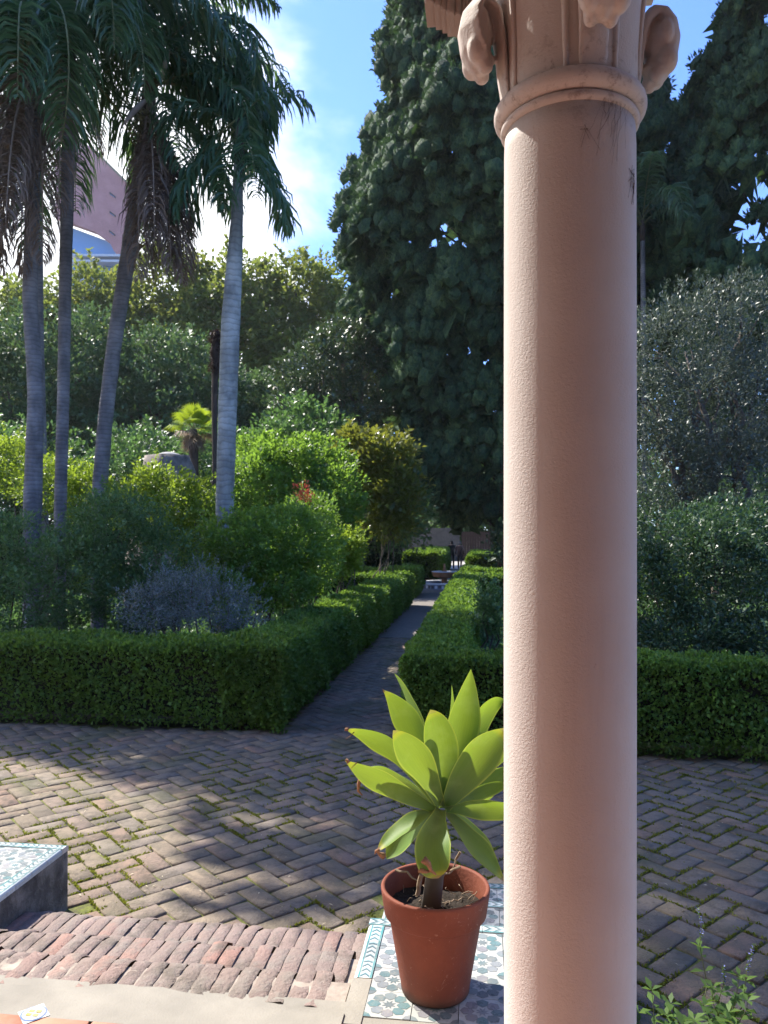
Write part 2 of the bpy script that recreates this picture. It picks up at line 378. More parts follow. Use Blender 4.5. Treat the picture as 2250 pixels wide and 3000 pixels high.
def brick_mat(name, stops, dirt, moss=0.5):
    m, nt = new_mat(name); b = NB(nt); p = b.pos(); r = b.orand()
    rr = b.n('ShaderNodeAttribute', attribute_name='var').outputs['Fac']
    base = b.ramp(b.math('FRACT', b.math('ADD', r, rr)), stops)
    f = b.noise(9, 6, 0.65, p); g = b.noise(70, 5, 0.65, p); big = b.noise(1.1, 4, 0.6, p)
    col = b.mix(b.math('MULTIPLY', b.range(f, 0.42, 0.66), 0.8), base, dirt); col = b.mix(b.math('MULTIPLY', b.range(b.noise(3.3, 6, .7, p), .5, .64), .55), col, (.085, .072, .055))
    col = b.mix(b.math('MULTIPLY', b.range(g, 0.62, 0.72), 0.6), col, (0.035, 0.03, 0.026))
    col = b.mix(b.math('MULTIPLY', b.range(g, 0.40, 0.30), 0.35), col, tuple(min(1, c * 2.2) for c in dirt))
    col = b.mix(b.math('MULTIPLY', b.range(big, 0.50, 0.68), moss), col, (0.10, 0.105, 0.05))
    h = b.math('ADD', b.math('MULTIPLY', g, 0.7), f)
    b.out(b.pbsdf(col, b.range(f, 0.3, 0.7, 0.62, 0.9), b.bump(h, 0.9, 0.016), 0.3)); return m
M['soil'] = soil_mat(); M['joint'] = mossy_joint_mat()
M['brick'] = brick_mat('paving_brick', [(0.0, (0.21, 0.165, 0.112)), (0.3, (0.28, 0.215, 0.15)), (0.55, (0.225, 0.185, 0.148)), (0.8, (0.295, 0.19, 0.132)), (1.0, (0.17, 0.14, 0.10))], (0.16, 0.135, 0.10), .65)
M['stepbrick'] = brick_mat('step_brick', [(0.0, (0.26, 0.19, 0.165)), (0.4, (0.295, 0.212, 0.185)), (0.8, (0.25, 0.19, 0.17)), (0.92, (0.38, 0.21, 0.165)), (1.0, (0.34, 0.26, 0.23))], (0.27, 0.23, 0.20), 0.12)

def sheet(name, pts, z, mat, kind='structure', parent=None):
    mb = MB(); mb.add([(x, y, z) for x, y in pts], [tuple(range(len(pts)))]); o = mb.build(name, mat, parent)
    if kind and parent is None: o['kind'] = kind
    return o
tag(sheet('ground', [(-1500, -300), (1500, -300), (1500, 2500), (-1500, 2500)], -0.06, M['soil']), 'dark garden soil under the beds and trees', 'ground')

def far_paving_mat():
    m, nt = new_mat('worn_paving'); b = NB(nt); p = b.pos()
    mp = b.n('ShaderNodeMapping'); mp.inputs['Rotation'].default_value = (0, 0, R(45)); b.l(p, mp.inputs[0])
    bt = b.n('ShaderNodeTexBrick'); bt.inputs['Scale'].default_value = 4.0; bt.inputs['Color1'].default_value = (0.24, 0.205, 0.18, 1)
    bt.inputs['Color2'].default_value = (0.19, 0.165, 0.15, 1); bt.inputs['Mortar'].default_value = (0.10, 0.09, 0.07, 1); bt.inputs['Mortar Size'].default_value = 0.015
    b.l(mp.outputs[0], bt.inputs[0]); f = b.noise(5, 6, 0.6, p)
    col = b.mix(b.range(f, 0.4, 0.7), bt.outputs[0], (0.16, 0.14, 0.12))
    b.out(b.pbsdf(col, 0.8, b.bump(f, 0.4, 0.02))); return m
M['farpave'] = far_paving_mat()
paving = sheet('paving', [(-9, 2.4), (9, 2.4), (9, 7.9), (-0.4, 7.9), (-0.4, 15.3), (-2.4, 15.3), (-2.4, 7.9), (-9, 7.9)], -0.0125, M['joint'])
tag(paving, 'worn herringbone brick paving with moss in its joints', 'paving')
path = sheet('path', [(-2.5, 15.3), (-0.3, 15.3), (-0.3, 62), (-2.5, 62)], -0.006, M['farpave']); tag(path, 'shaded brick path leading to the fountain', 'path')
tag(sheet('cross_path', [(-20, 22.9), (20, 22.9), (20, 24.7), (-20, 24.7)], -0.010, M['farpave']), 'brick cross path between the hedged beds', 'path')
tag(sheet('fountain_court', [(-5.2, 26.2), (2.4, 26.2), (2.4, 34.5), (-5.2, 34.5)], -0.002, M['farpave']), 'small paved court round the fountain', 'path')
M['gravel'] = plain_mat('pale_gravel', (0.40, 0.37, 0.34), 0.9, 0.2, 3)
tag(sheet('far_path', [(-14, 46.5), (14, 46.5), (14, 60), (-14, 60)], 0.002, M['gravel']), 'pale gravel path beyond the far hedges', 'path')

# ------------------------------------------------------------------ herringbone bricks
def brick_mesh(name, lx, ly, h, bev, jit, seed):
    r = random.Random(seed); v = []
    def ring(ax, ay, z, j):
        for sx, sy in ((-1, -1), (1, -1), (1, 1), (-1, 1)):
            v.append((sx * ax / 2 + r.uniform(-j, j), sy * ay / 2 + r.uniform(-j, j), z + r.uniform(-j, j) * 0.6))
    ring(lx, ly, -h, 0); ring(lx, ly, -bev, jit); ring(lx - bev * 2.2, ly - bev * 2.2, 0, jit)
    f = [(0,1,5,4),(1,2,6,5),(2,3,7,6),(3,0,4,7),(4,5,9,8),(5,6,10,9),(6,7,11,10),(7,4,8,11),(8,9,10,11)]
    return np.array(v), np.array(f)
U = 0.138; ang = R(45 + 2); ca, sa = math.cos(ang), math.sin(ang)
spots = []
for i in range(-150, 150):
    for j in range(-150, 150):
        k = (i - j) % 4
        if k == 0: cx_, cy_, rot = i + 1.0, j + 0.5, 0.0
        elif k == 3: cx_, cy_, rot = i + 0.5, j + 1.0, math.pi / 2
        else: continue
        x = (cx_ * ca - cy_ * sa) * U; y = (cx_ * sa + cy_ * ca) * U + 6.0
        xc, zc = x * CA + y * SA, -x * SA + y * CA
        if zc < 2.3 or abs(xc) > 0.56 * zc + 0.3: continue
        ok = False
        if x > 0.50: ok = 2.62 < y < 7.45
        elif x > -0.50: ok = 4.28 < y < 7.45
        else: ok = (4.05 if x < -2.2 else 3.70) < y < 7.85
        if 7.3 < y <= 15.2: ok = ok or (-2.15 < x < -0.62)
        if x > -0.62 and y > 7.45: ok = False
        if x < -2.15 and y > 7.9: ok = False
        if not ok: continue
        spots.append((zc, x, y, rot, abs(xc) < 0.5 * zc and zc * 1433 / F > 0 and y < 12))
spots.sort(); variants = [brick_mesh('brick', 2 * U - 0.014, U - 0.014, 0.05, 0.007, 0.0032, s) for s in range(8)]
bmeshes = [np_mesh('brick', v, f, M['brick'], fattr=np.full(len(f), 0.0)) for v, f in variants]
singles = 0; mv, mf, mvar, nb = [], [], [], 0
for zc, x, y, rot, vis in spots:
    rz = rot + ang + rnd.uniform(-0.035, 0.035); dz = rnd.uniform(-0.003, 0.004) - .002 * math.sin(x * 1.9) * math.sin(y * 1.5); tx, ty = rnd.uniform(-.014, .014), rnd.uniform(-.026, .026)
    vi = rnd.randrange(8)
    if vis and singles < 300:
        o = bpy.data.objects.new('brick', bmeshes[vi]); o.location = (x, y, dz); o.rotation_euler = (tx, ty, rz); link(o, paving); singles += 1
    else:
        v, f = variants[vi]; Mx = Matrix.Rotation(rz, 3, 'Z') @ Matrix.Rotation(ty, 3, 'Y') @ Matrix.Rotation(tx, 3, 'X')
        mv.append(v @ np.array(Mx).T + np.array((x, y, dz))); mf.append(f + nb); mvar.append(np.full(len(f), rnd.random())); nb += len(v)
tag(mobj('bricks', np_mesh('bricks', np.concatenate(mv), np.concatenate(mf), M['brick'], fattr=np.concatenate(mvar)), paving), kind='stuff')

# moss tufts and fallen leaves lying over the joints
def moss_tufts():
    n = 6500; zc = rng.uniform(2.9, 8.0, n); xc = rng.uniform(-.52, .52, n) * zc
    x = xc * CA - zc * SA; y = xc * SA + zc * CA
    uu = ((x * ca + (y - 6) * sa) / U); vv = ((-x * sa + (y - 6) * ca) / U)
    pick = rng.random(n) < .5; uu = np.where(pick, np.round(uu), uu); vv = np.where(pick, vv, np.round(vv))
    # a whole grid line is a joint only where no brick crosses it
    iu = np.floor(uu + np.where(pick, .25, 0)).astype(int); iv = np.floor(vv + np.where(pick, 0, .25)).astype(int)
    k = (iu - iv) % 4; ok = np.where(pick, k != 1, k != 2)
    wet = np.sin(x * 2.1 + 1.3) * np.sin(y * 1.7 + .4) + np.sin(x * 5.3 + y * 3.1) * .6; ok &= wet > np.where(x > .4, -.5, -.1)
    x2 = (uu * ca - vv * sa) * U; y2 = (uu * sa + vv * ca) * U + 6
    ok &= (y2 > np.where(x2 > .5, 2.7, 3.75)) & (y2 < 7.1) & ~((x2 > -.5) & (x2 < .5) & (y2 < 4.3)) & ~((x2 < -2.2) & (y2 < 4.1))
    c = np.stack([x2, y2, np.full(n, -.003)], 1)[ok]; k = 10; cc = np.repeat(c, k, 0)
    along = np.where(pick[ok], ang + math.pi / 2, ang); al = np.repeat(along, k)
    t = rng.normal(0, .028, len(cc)); s = rng.normal(0, .004, len(cc))
    cc[:, 0] += np.cos(al) * t - np.sin(al) * s; cc[:, 1] += np.sin(al) * t + np.cos(al) * s
    d = rng.normal(size=cc.shape) * .6 + np.array([0, 0, .8]); v, f = leaf_quads(cc, d, rvec(len(cc)), rng.uniform(.010, .022, len(cc)), .011)
    return np_mesh('moss', v, f, M['moss'], fattr=rng.random(len(f)))
M['moss'] = leaf_mat('moss', (0.10, 0.13, 0.02), (0.21, 0.235, 0.035), (0.4, 0.42, 0.04), 0.3, 0.8, 0.2)
M['litter'] = leaf_mat('fallen_leaf', (0.30, 0.25, 0.15), (0.55, 0.47, 0.33), (0.5, 0.4, 0.2), 0.2, 0.7)
tag(mobj('moss', moss_tufts()), 'bright yellow-green moss growing in the brick joints', 'moss', kind='stuff')
n = 420; zc = rng.uniform(3.3, 8.5, n); xc = rng.uniform(-.5, .5, n) * zc; x = xc * CA - zc * SA; y = xc * SA + zc * CA
ok = (y > 3.75) & (y < 7.5) & ~((x > -.5) & (x < .5) & (y < 4.3)) & ~((x < -2.2) & (y < 4.1)); m_ = int(ok.sum())
a_ = rng.uniform(0, 6.28, m_); v, f = leaf_quads(np.stack([x[ok], y[ok], np.full(m_, .007)], 1), np.stack([np.cos(a_), np.sin(a_), rng.uniform(-.05, .25, m_)], 1), np.tile([0, 0, 1.0], (m_, 1)) + rng.normal(0, .3, (m_, 3)), rng.uniform(.015, .035, m_), rng.uniform(.005, .009, m_))
tag(mobj('fallen_leaves', np_mesh('fallen_leaves', v, f, M['litter'], fattr=rng.random(m_))), 'tiny dry leaves scattered over the paving', 'leaves', kind='stuff')

# ------------------------------------------------------------------ terrace, cement kerb, brick steps
TZ = H - 1.55; RISE = TZ / 3
def cement_mat():
    m, nt = new_mat('cement'); b = NB(nt); p = b.pos(); f = b.noise(4, 6, 0.6, p); g = b.noise(120, 4, 0.6, p)
    col = b.ramp(f, [(0.3, (0.24, 0.22, 0.185)), (0.7, (0.34, 0.31, 0.26))]); col = b.mix(b.math('MULTIPLY', b.range(g, .6, .75), .5), col, (0.25, 0.2, 0.16))
    b.out(b.pbsdf(col, 0.9, b.bump(b.math('ADD', f, b.math('MULTIPLY', g, .4)), 0.5, 0.008))); return m
M['cement'] = cement_mat()
mb = MB(); mb.box(-7, -0.445, -4, 2.52, -0.06, TZ - 0.002); mb.box(-0.445, 7, -4, 2.445, -0.06, TZ - 0.002)
ter = mb.build('terrace', M['cement']); tag(ter, 'cement edge of the raised gallery floor', 'terrace', kind='structure')
lip = MB(); nl_ = 70; xs_ = np.linspace(-3.2, -.44, nl_); r5 = random.Random(12); prev = 2.50; ed_ = []
for x in xs_:
    prev += r5.uniform(-.012, .012); prev = min(2.535, max(2.465, prev)); ed_.append(prev + .018 * math.sin(x * 4.1))
lip.add([(x, 2.30, TZ + .0085) for x in xs_] + [(x, e - .012, TZ + .0095) for x, e in zip(xs_, ed_)] + [(x, e, TZ - .006) for x, e in zip(xs_, ed_)], [(k * nl_ + i, k * nl_ + i + 1, (k+1) * nl_ + i + 1, (k+1) * nl_ + i) for k in range(2) for i in range(nl_ - 1)])
lip.box(-.447, -.381, 2.40, 2.652, TZ - .03, TZ + .003); lip.build('cement_strip', M['cement'], ter)
def terracotta_mat():
    m, nt = new_mat('terracotta_floor'); b = NB(nt); p = b.pos(); f = b.noise(11, 5, 0.6, p)
    base = b.ramp(b.orand(), [(0, (0.42, 0.18, 0.115)), (.5, (0.52, 0.23, 0.15)), (1, (0.43, 0.18, 0.11))])
    col = b.mix(b.math('MULTIPLY', b.range(f, .45, .7), .5), base, (0.5, 0.3, 0.22)); b.out(b.pbsdf(col, 0.55, b.bump(f, .2, .006))); return m
M['floor'] = terracotta_mat()
M['grout'] = plain_mat('grout', (0.42, 0.37, 0.31), 0.95)
fl = MB(); fl.box(-6.9, 6.9, -3.9, 2.312, TZ - 0.006, TZ + 0.001); floor = fl.build('gallery_floor', M['grout']); tag(floor, 'terracotta tiled gallery floor at the top of the steps', 'floor', kind='structure')
tv, tf = brick_mesh('tile', 0.19, 0.19, 0.008, 0.003, 0.0008, 3); tme = np_mesh('tile', tv, tf, M['floor'])
for i in range(-9, 9):
    for j in range(6):
        o = bpy.data.objects.new('tile', tme); o.location = (-1.43 + 0.2 * (i + .5), 2.212 - 0.2 * j, TZ + 0.008); o.rotation_euler = (0, 0, rnd.choice((0, 1.5708, 3.1416))); link(o, floor)
fl2 = MB(); fl2.box(-6.9, 6.9, -3.9, 1.10, TZ - 0.004, TZ + 0.007); fl2.build('floor_field', plain_mat('terracotta_far', (0.46, 0.2, 0.13), 0.6, .15, 5), floor)
def tint_mat(name, rough=0.25, dirt=(0.3, 0.27, 0.22), amount=0.5, bump=.1):
    m, nt = new_mat(name); b = NB(nt); p = b.pos(); c = b.attr('tint').outputs['Color']; f = b.noise(22, 6, 0.65, p); g = b.noise(5, 4, .6, p)
    h = b.n('ShaderNodeHueSaturation'); b.l(c, h.inputs['Color']); b.l(b.range(b.orand(), 0, 1, .82, 1.1), h.inputs['Value']); b.l(b.range(g, .3, .7, .55, 1.15), h.inputs['Saturation'])
    col = b.mix(b.math('MULTIPLY', b.range(f, .52, .72), amount), h.outputs[0], dirt)
    b.out(b.pbsdf(col, b.range(f, .4, .7, rough, rough + .35), b.bump(f, bump, .004), .5)); return m
M['glaze'] = tint_mat('glazed_tile')
ins = MB(); q = .056
ins.add([(-q,0,0),(0,-q,0),(q,0,0),(0,q,0)], [(0,1,2,3)], (.72,.73,.72))
for k, (r_, c_) in enumerate(((.047, (.16, .25, .5)), (.041, (.74, .75, .74)))): ins.add([(r_*.86*math.cos(a), r_*.86*math.sin(a), .0008*(k+1)) for a in np.linspace(0, 6.283, 20)[:-1]], [tuple(range(19))], c_)
for sx in (-1, 1):
    for sy in (-1, 1): ins.add([(sx*.003, sy*.003, .003), (sx*.02, sy*.003, .003), (sx*.02, sy*.016, .003), (sx*.003, sy*.016, .003)], [(0,1,2,3) if sx*sy > 0 else (3,2,1,0)], (.72, .52, .06))
im = None
for i in range(-3, 4):
    if im is None: o = ins.build('decorative_insert', M['glaze'], floor); im = o.data
    else: o = bpy.data.objects.new('decorative_insert', im); link(o, floor)
    o.location = (-1.43 + 1.2 * i, 2.311, TZ + 0.0105)

steps = empty('brick_steps', (-1.35, 3.6, 0), 'three worn pink brick steps running down from the cement edge', 'steps')
NOSE = [2.72, 3.17, 3.65]; LEFT, RIGHT = -2.25, -0.455
core = MB()
for k, y in enumerate(NOSE):
    z = TZ - RISE * k; core.box(LEFT - .9, RIGHT + .002, 2.50, y - 0.085 - .001 * k, -0.06, z - 0.0075)
M['mortar'] = plain_mat('step_mortar', (0.36, 0.30, 0.25), .95, .3, 20, .5)
co = core.build('mortar_bed', M['mortar'], steps); co.location = -Vector(steps.location)
def rough_brick(seed, lx, ly, h):
    """brick on edge, long side along y, worn and broken at the front end"""
    r = random.Random(seed); ny = 9; v = []; f = []; cut = r.uniform(.72, .95)
    for j in range(ny):
        t = j / (ny - 1); y = (t - 1) * ly + r.uniform(-.004, .004); zt = -.030 * max(0, (t - cut) / (1 - cut)) ** 1.5 + r.uniform(-.0045, .0035); e = r.uniform(.0, .004)
        v += [(-lx/2 + r.uniform(0, .003), y, zt - e - .002), (-lx/2 + .005 + r.uniform(0, .005), y, zt + r.uniform(-.003, .001)), (r.uniform(-.006, .006), y, zt + r.uniform(-.003, .003)), (lx/2 - .005 - r.uniform(0, .005), y, zt + r.uniform(-.003, .001)), (lx/2 - r.uniform(0, .003), y, zt - e - .002)]
    for j in range(ny - 1):
        for i in range(4): a = j * 5 + i; f.append((a, a + 1, a + 6, a + 5))
    n = len(v); v += [(-lx/2, -ly, -h), (lx/2, -ly, -h), (-lx/2, r.uniform(-.006, .006), -h), (lx/2, r.uniform(-.006, .006), -h)]
    f2 = [(n, n + 2, (ny-1)*5, 0), (n + 3, n + 1, 4, (ny-1)*5 + 4)]
    f3 = [((ny-1)*5 + i, (ny-1)*5 + i + 1, n + 3 if i >= 2 else n + 2) for i in range(4)] + [((ny-1)*5 + 2, n + 3, n + 2)]
    return np.array(v), np.array([tuple(x) for x in f] + f2)[:, ::-1], np.array(f3)[:, ::-1]
sb = []
for s in range(9):
    v, f4, f3 = rough_brick(40 + s, 0.063, 0.30, RISE + .02); sb.append(np_mesh('brick', v, [f4, f3], M['stepbrick'], smooth=False, fattr=np.zeros(len(f4) + len(f3))))
for k, y in enumerate(NOSE):
    x = LEFT - .9 + .034
    while x < RIGHT - .03:
        o = bpy.data.objects.new('brick', rnd.choice(sb)); link(o, steps)
        o.location = Vector((x, y + rnd.uniform(-.014, .014), TZ - RISE * k + rnd.uniform(-.005, .005) + (0.003 if k else -.003))) - steps.location
        o.rotation_euler = (rnd.uniform(-.02, .0), rnd.uniform(-.03, .03), rnd.uniform(-.02, .02)); o.scale = (rnd.uniform(.98, 1.1), (.78 if k == 0 else 1.42) * rnd.uniform(.95, 1.02), 1)
        x += 0.0675

# ------------------------------------------------------------------ tiled stair plinths
TS = 0.14
def star_tile(seed):
    r = random.Random(seed); mb = MB(); s = TS - .0022; g = r.choice([(.44, .45, .42), (.49, .50, .47), (.42, .445, .435)])
    mb.box(-s/2, s/2, -s/2, s/2, -.012, 0, g)
    pal = [(.17, .20, .205), (.22, .26, .265), (.15, .205, .215), (.245, .265, .28), (.13, .225, .235), (.25, .245, .26)]
    def petal(cx, cy, a, r0, r1, w, col, z):
        pts = [(r0, 0), (r0 + (r1-r0)*.26, w), (r0 + (r1-r0)*.74, w * 1.12), (r1, 0), (r0 + (r1-r0)*.74, -w * 1.12), (r0 + (r1-r0)*.26, -w)]
        mb.add([(TS * (cx + p*math.cos(a) - q_*math.sin(a)), TS * (cy + p*math.sin(a) + q_*math.cos(a)), z) for p, q_ in pts], [(5,4,3,2,1,0)[::-1]], col)
    for k in range(8):
        a = k * math.pi / 4; l = .478 if k % 2 == 0 else .47
        petal(0, 0, a, .165, l, .118, (.20, .21, .20), .0004); petal(0, 0, a, .172, l - .008, .108, r.choice(pal), .0008)
    mb.add([(TS * (.165 if k % 2 else .075) * math.cos(k * math.pi/8), TS * (.165 if k % 2 else .075) * math.sin(k * math.pi/8), .0008) for k in range(16)], [tuple(range(16))], r.choice(pal))
    for sx in (-1, 1):
        for sy in (-1, 1):
            c_ = r.choice(pal); mb.add([(TS*.492*sx, TS*.492*sy, .0008), (TS*.492*sx, TS*.33*sy, .0008), (TS*.385*sx, TS*.385*sy, .0008), (TS*.33*sx, TS*.492*sy, .0008)], [(0,1,2,3) if sx*sy < 0 else (3,2,1,0)], c_)
    me_o = mb.build('tile', M['glaze']); me = me_o.data; bpy.data.objects.remove(me_o); return me
tiles = [star_tile(s) for s in range(6)]
BW = 0.066
def chevron_tile(seed):
    r = random.Random(seed); mb = MB(); s = TS - .002; w = BW - .002
    # bullnosed strip: length along x, outer edge at +y
    prof = [(-w/2, 0), (w/2 - .014, 0.0), (w/2 - .006, -.003), (w/2, -.011), (w/2, -.03)]
    vs = [(x, y, z) for x in (-s/2, s/2) for y, z in prof] + [(-s/2, -w/2, -.03), (s/2, -w/2, -.03)]
    mb.add(vs, [(i, i+5, i+6, i+1) for i in range(4)], (.50, .56, .55)); mb.add(vs, [(0, 10, 11, 5)], (.5, .55, .53))
    mb.add(vs, [(0, 1, 2, 3, 4, 10), (5, 11, 9, 8, 7, 6)], (.6, .5, .4))
    for y0, y1 in ((-w/2, -w/2 + .008), (w/2 - .020, w/2 - .014)): mb.add([(-s/2, y0, .0006), (s/2, y0, .0006), (s/2, y1, .0006), (-s/2, y1, .0006)], [(0,1,2,3)], (.10, .27, .27))
    n = 4; st = s / n; ya, yb = -w/2 + .010, w/2 - .022; ym = (ya + yb) / 2
    for k in range(n):
        x = -s/2 + st * k
        for o_, wd, c_ in ((.12, .30, (.10, .17, .19)), (.42, .20, (.28, .40, .40))):
            xa, xb = x + st * o_, x + st * (o_ + wd)
            tip = st * .55 if k < n - 1 else st * .2
            mb.add([(xa, ya, .0007), (xb, ya, .0007), (xb + tip, ym, .0007), (xa + tip, ym, .0007), (xb, yb, .0007), (xa, yb, .0007)], [(0,1,2,3), (3,2,4,5)], c_)
    me_o = mb.build('border_tile', M['glaze']); me = me_o.data; bpy.data.objects.remove(me_o); return me
chev = [chevron_tile(s) for s in range(2)]
def stone_side_mat():
    m, nt = new_mat('stained_render'); b = NB(nt); p = b.pos(); f = b.noise(7, 6, .7, p); g = b.noise(30, 5, .7, p)
    col = b.ramp(f, [(.3, (.05, .046, .04)), (.48, (.12, .108, .092)), (.66, (.26, .235, .20))]); col = b.mix(b.math('MULTIPLY', b.range(g, .58, .7), .5), col, (.22, .21, .19))
    b.out(b.pbsdf(col, .95, b.bump(b.math('ADD', f, g), .9, .02))); return m
M['side'] = stone_side_mat()
def plinth(name, label, x0, x1, tiers, base, sides):
    o = empty(name, base, label, 'plinth'); b_ = Vector(base)
    for ti, (y0, y1, z, near) in enumerate(tiers):
        mb = MB(); mb.box(x0 + .004, x1 - .004, y0, y1 - .004, -.06, z - .013); c = mb.build('tier', M['side'], o); c.location = -b_
        tx0 = x0 + (BW if 'l' in sides else 0); tx1 = x1 - (BW if 'r' in sides else 0); ty1 = y1 - BW
        ny = max(1, round((ty1 - y0) / TS)); nx = max(1, round((tx1 - tx0) / TS)); sx, sy = (tx1 - tx0) / nx / TS, (ty1 - y0) / ny / TS
        for i in range(nx):
            for j in range(ny):
                t = bpy.data.objects.new('tile', rnd.choice(tiles)); link(t, o); t.scale = (sx, sy, 1)
                t.location = Vector((tx0 + TS*sx*(i+.5), y0 + TS*sy*(j+.5), z + rnd.uniform(-.0012, .0012))) - b_; t.rotation_euler = (rnd.uniform(-.006, .006), rnd.uniform(-.006, .006), 0)
        n = max(1, round((x1 - x0) / TS)); s = (x1 - x0) / n / TS
        for i in range(n):
            t = bpy.data.objects.new('border_tile', chev[i % 2]); link(t, o); t.scale = (s, 1, 1); t.location = Vector((x0 + TS*s*(i+.5), y1 - BW/2, z + .0035 + rnd.uniform(0, .001))) - b_
        ys = near if near is not None else y0; n = max(1, round((ty1 - ys) / TS)); s = (ty1 - ys) / n / TS
        for sd_, xx, rz in (('l', x0 + BW/2, math.pi/2), ('r', x1 - BW/2, -math.pi/2)):
            if sd_ not in sides: continue
            for i in range(n):
                t = bpy.data.objects.new('border_tile', chev[i % 2]); link(t, o); t.scale = (s, 1, 1)
                t.location = Vector((xx, ys + TS*s*(i+.5), z + .003 + rnd.uniform(0, .001))) - b_; t.rotation_euler = (0, 0, rz)
            if near is not None:
                mb = MB(); 
    return o
plinth('tiled_plinth', 'stepped plinth of grey and teal star tiles under the agave pot', -0.447, 0.45,
       [(2.446, 3.085, TZ, 2.655), (3.086, 3.64, TZ - RISE, None), (3.641, 4.20, TZ - 2 * RISE, None)], (0, 3.2, 0), 'lr')
plinth('tiled_plinth', 'sunlit tiled plinth with a dark stained side beside the brick steps', -3.35, -2.262,
       [(2.53, 3.36, TZ, None), (3.361, 3.99, TZ - RISE + .004, None)], (-2.8, 3.3, 0), 'r')

# ------------------------------------------------------------------ column with leaf capital, gallery behind the lens
def plaster_mat(name, c, stain=0.0):
    m, nt = new_mat(name); b = NB(nt); p = b.pos(); f = b.noise(2.3, 5, .6, p); g = b.noise(330, 2, .5, p); g2 = b.noise(150, 3, .55, p)
    col = b.ramp(f, [(.3, (c[0] * .92, c[1] * .88, c[2] * .86)), (.7, tuple(min(1, x * 1.05) for x in c))]); sx_ = b.n('ShaderNodeMapping'); sx_.inputs['Scale'].default_value = (9, 9, .7); b.l(p, sx_.inputs[0]); col = b.mix(b.math('MULTIPLY', b.range(b.noise(2.2, 5, .65, sx_.outputs[0]), .52, .72), .22), col, (.42, .33, .29))
    col = b.mix(b.math('MULTIPLY', b.range(b.noise(38, 4, .7, p), .70, .78), .55), col, (.22, .12, .08))
    if stain:
        s = b.n('ShaderNodeSeparateXYZ'); b.l(p, s.inputs[0]); n2 = b.noise(26, 7, .75, p)
        band = b.range(s.outputs[2], H + .90, H + 1.02, 0, 1); top = b.range(s.outputs[2], H + 1.19, H + 1.06, 0, 1)
        k = b.math('MULTIPLY', b.math('MULTIPLY', band, top), b.range(n2, .50, .66)); col = b.mix(b.math('MULTIPLY', k, stain), col, (.13, .075, .055))
    b.out(b.pbsdf(col, .78, b.bump(b.math('ADD', b.math('MULTIPLY', g, .7), g2), .42, .003), .3)); return m
M['plaster'] = plaster_mat('column_stone', (.575, .525, .495), .6)
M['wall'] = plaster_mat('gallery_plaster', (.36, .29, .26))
CX, CY = 0.213, 1.94
colm = empty('stone_column', (CX, CY, TZ + .008), 'thick pink stone column with a scrolled leaf capital and cobwebs', 'column'); cb = Vector(colm.location)
def rel(z): return H + z - cb.z
mb = MB()
prof = [(.158, .20)] + [(.158 + .0012 * math.sin(t * 3.1), .20 + t * (rel(.985) - .20)) for t in np.linspace(.02, .98, 40)] + [(.156, rel(.99))]
mb.lathe(prof, 96); mb.build('shaft', M['plaster'], colm, True)
mb = MB(); pr = []
for c_, rmaj, rmin in ((.998, .155, .012), (1.035, .1575, .026)):
    pr += [(rmaj + rmin * math.cos(a), rel(c_) + rmin * math.sin(a)) for a in np.linspace(-1.5, 1.5, 12)]
mb.lathe([(.15, rel(.984))] + pr + [(.15, rel(1.064))], 96); mb.build('neck_ring', M['plaster'], colm, True)
mb = MB(); mb.lathe([(.155, rel(1.05)), (.161, rel(1.08)), (.162, rel(1.16)), (.168, rel(1.26)), (.182, rel(1.36)), (.205, rel(1.44)), (.21, rel(1.46))], 72); mb.build('bell', M['plaster'], colm, True)
mb = MB(); mb.box(-.25, .25, -.25, .25, rel(1.455), rel(1.54)); mb.build('abacus', M['plaster'], colm)
mb = MB(); mb.box(-.235, .235, -.235, .235, 0, .10); mb.lathe([(.2, .10), (.225, .115), (.23, .135), (.222, .155), (.2, .165), (.18, .172), (.172, .19), (.16, .21)], 64); mb.build('base', M['plaster'], colm, True)
LP = [(.158, 1.06), (.166, 1.13), (.172, 1.20), (.184, 1.262), (.206, 1.292), (.232, 1.288), (.252, 1.262), (.259, 1.222), (.251, 1.178), (.233, 1.146), (.212, 1.140), (.200, 1.158), (.206, 1.178)]
LW = [.034, .036, .040, .046, .052, .056, .058, .060, .060, .056, .048, .036, .020]; LT = [.008, .012, .013, .015, .016, .017, .018, .019, .020, .020, .018, .015, .010]
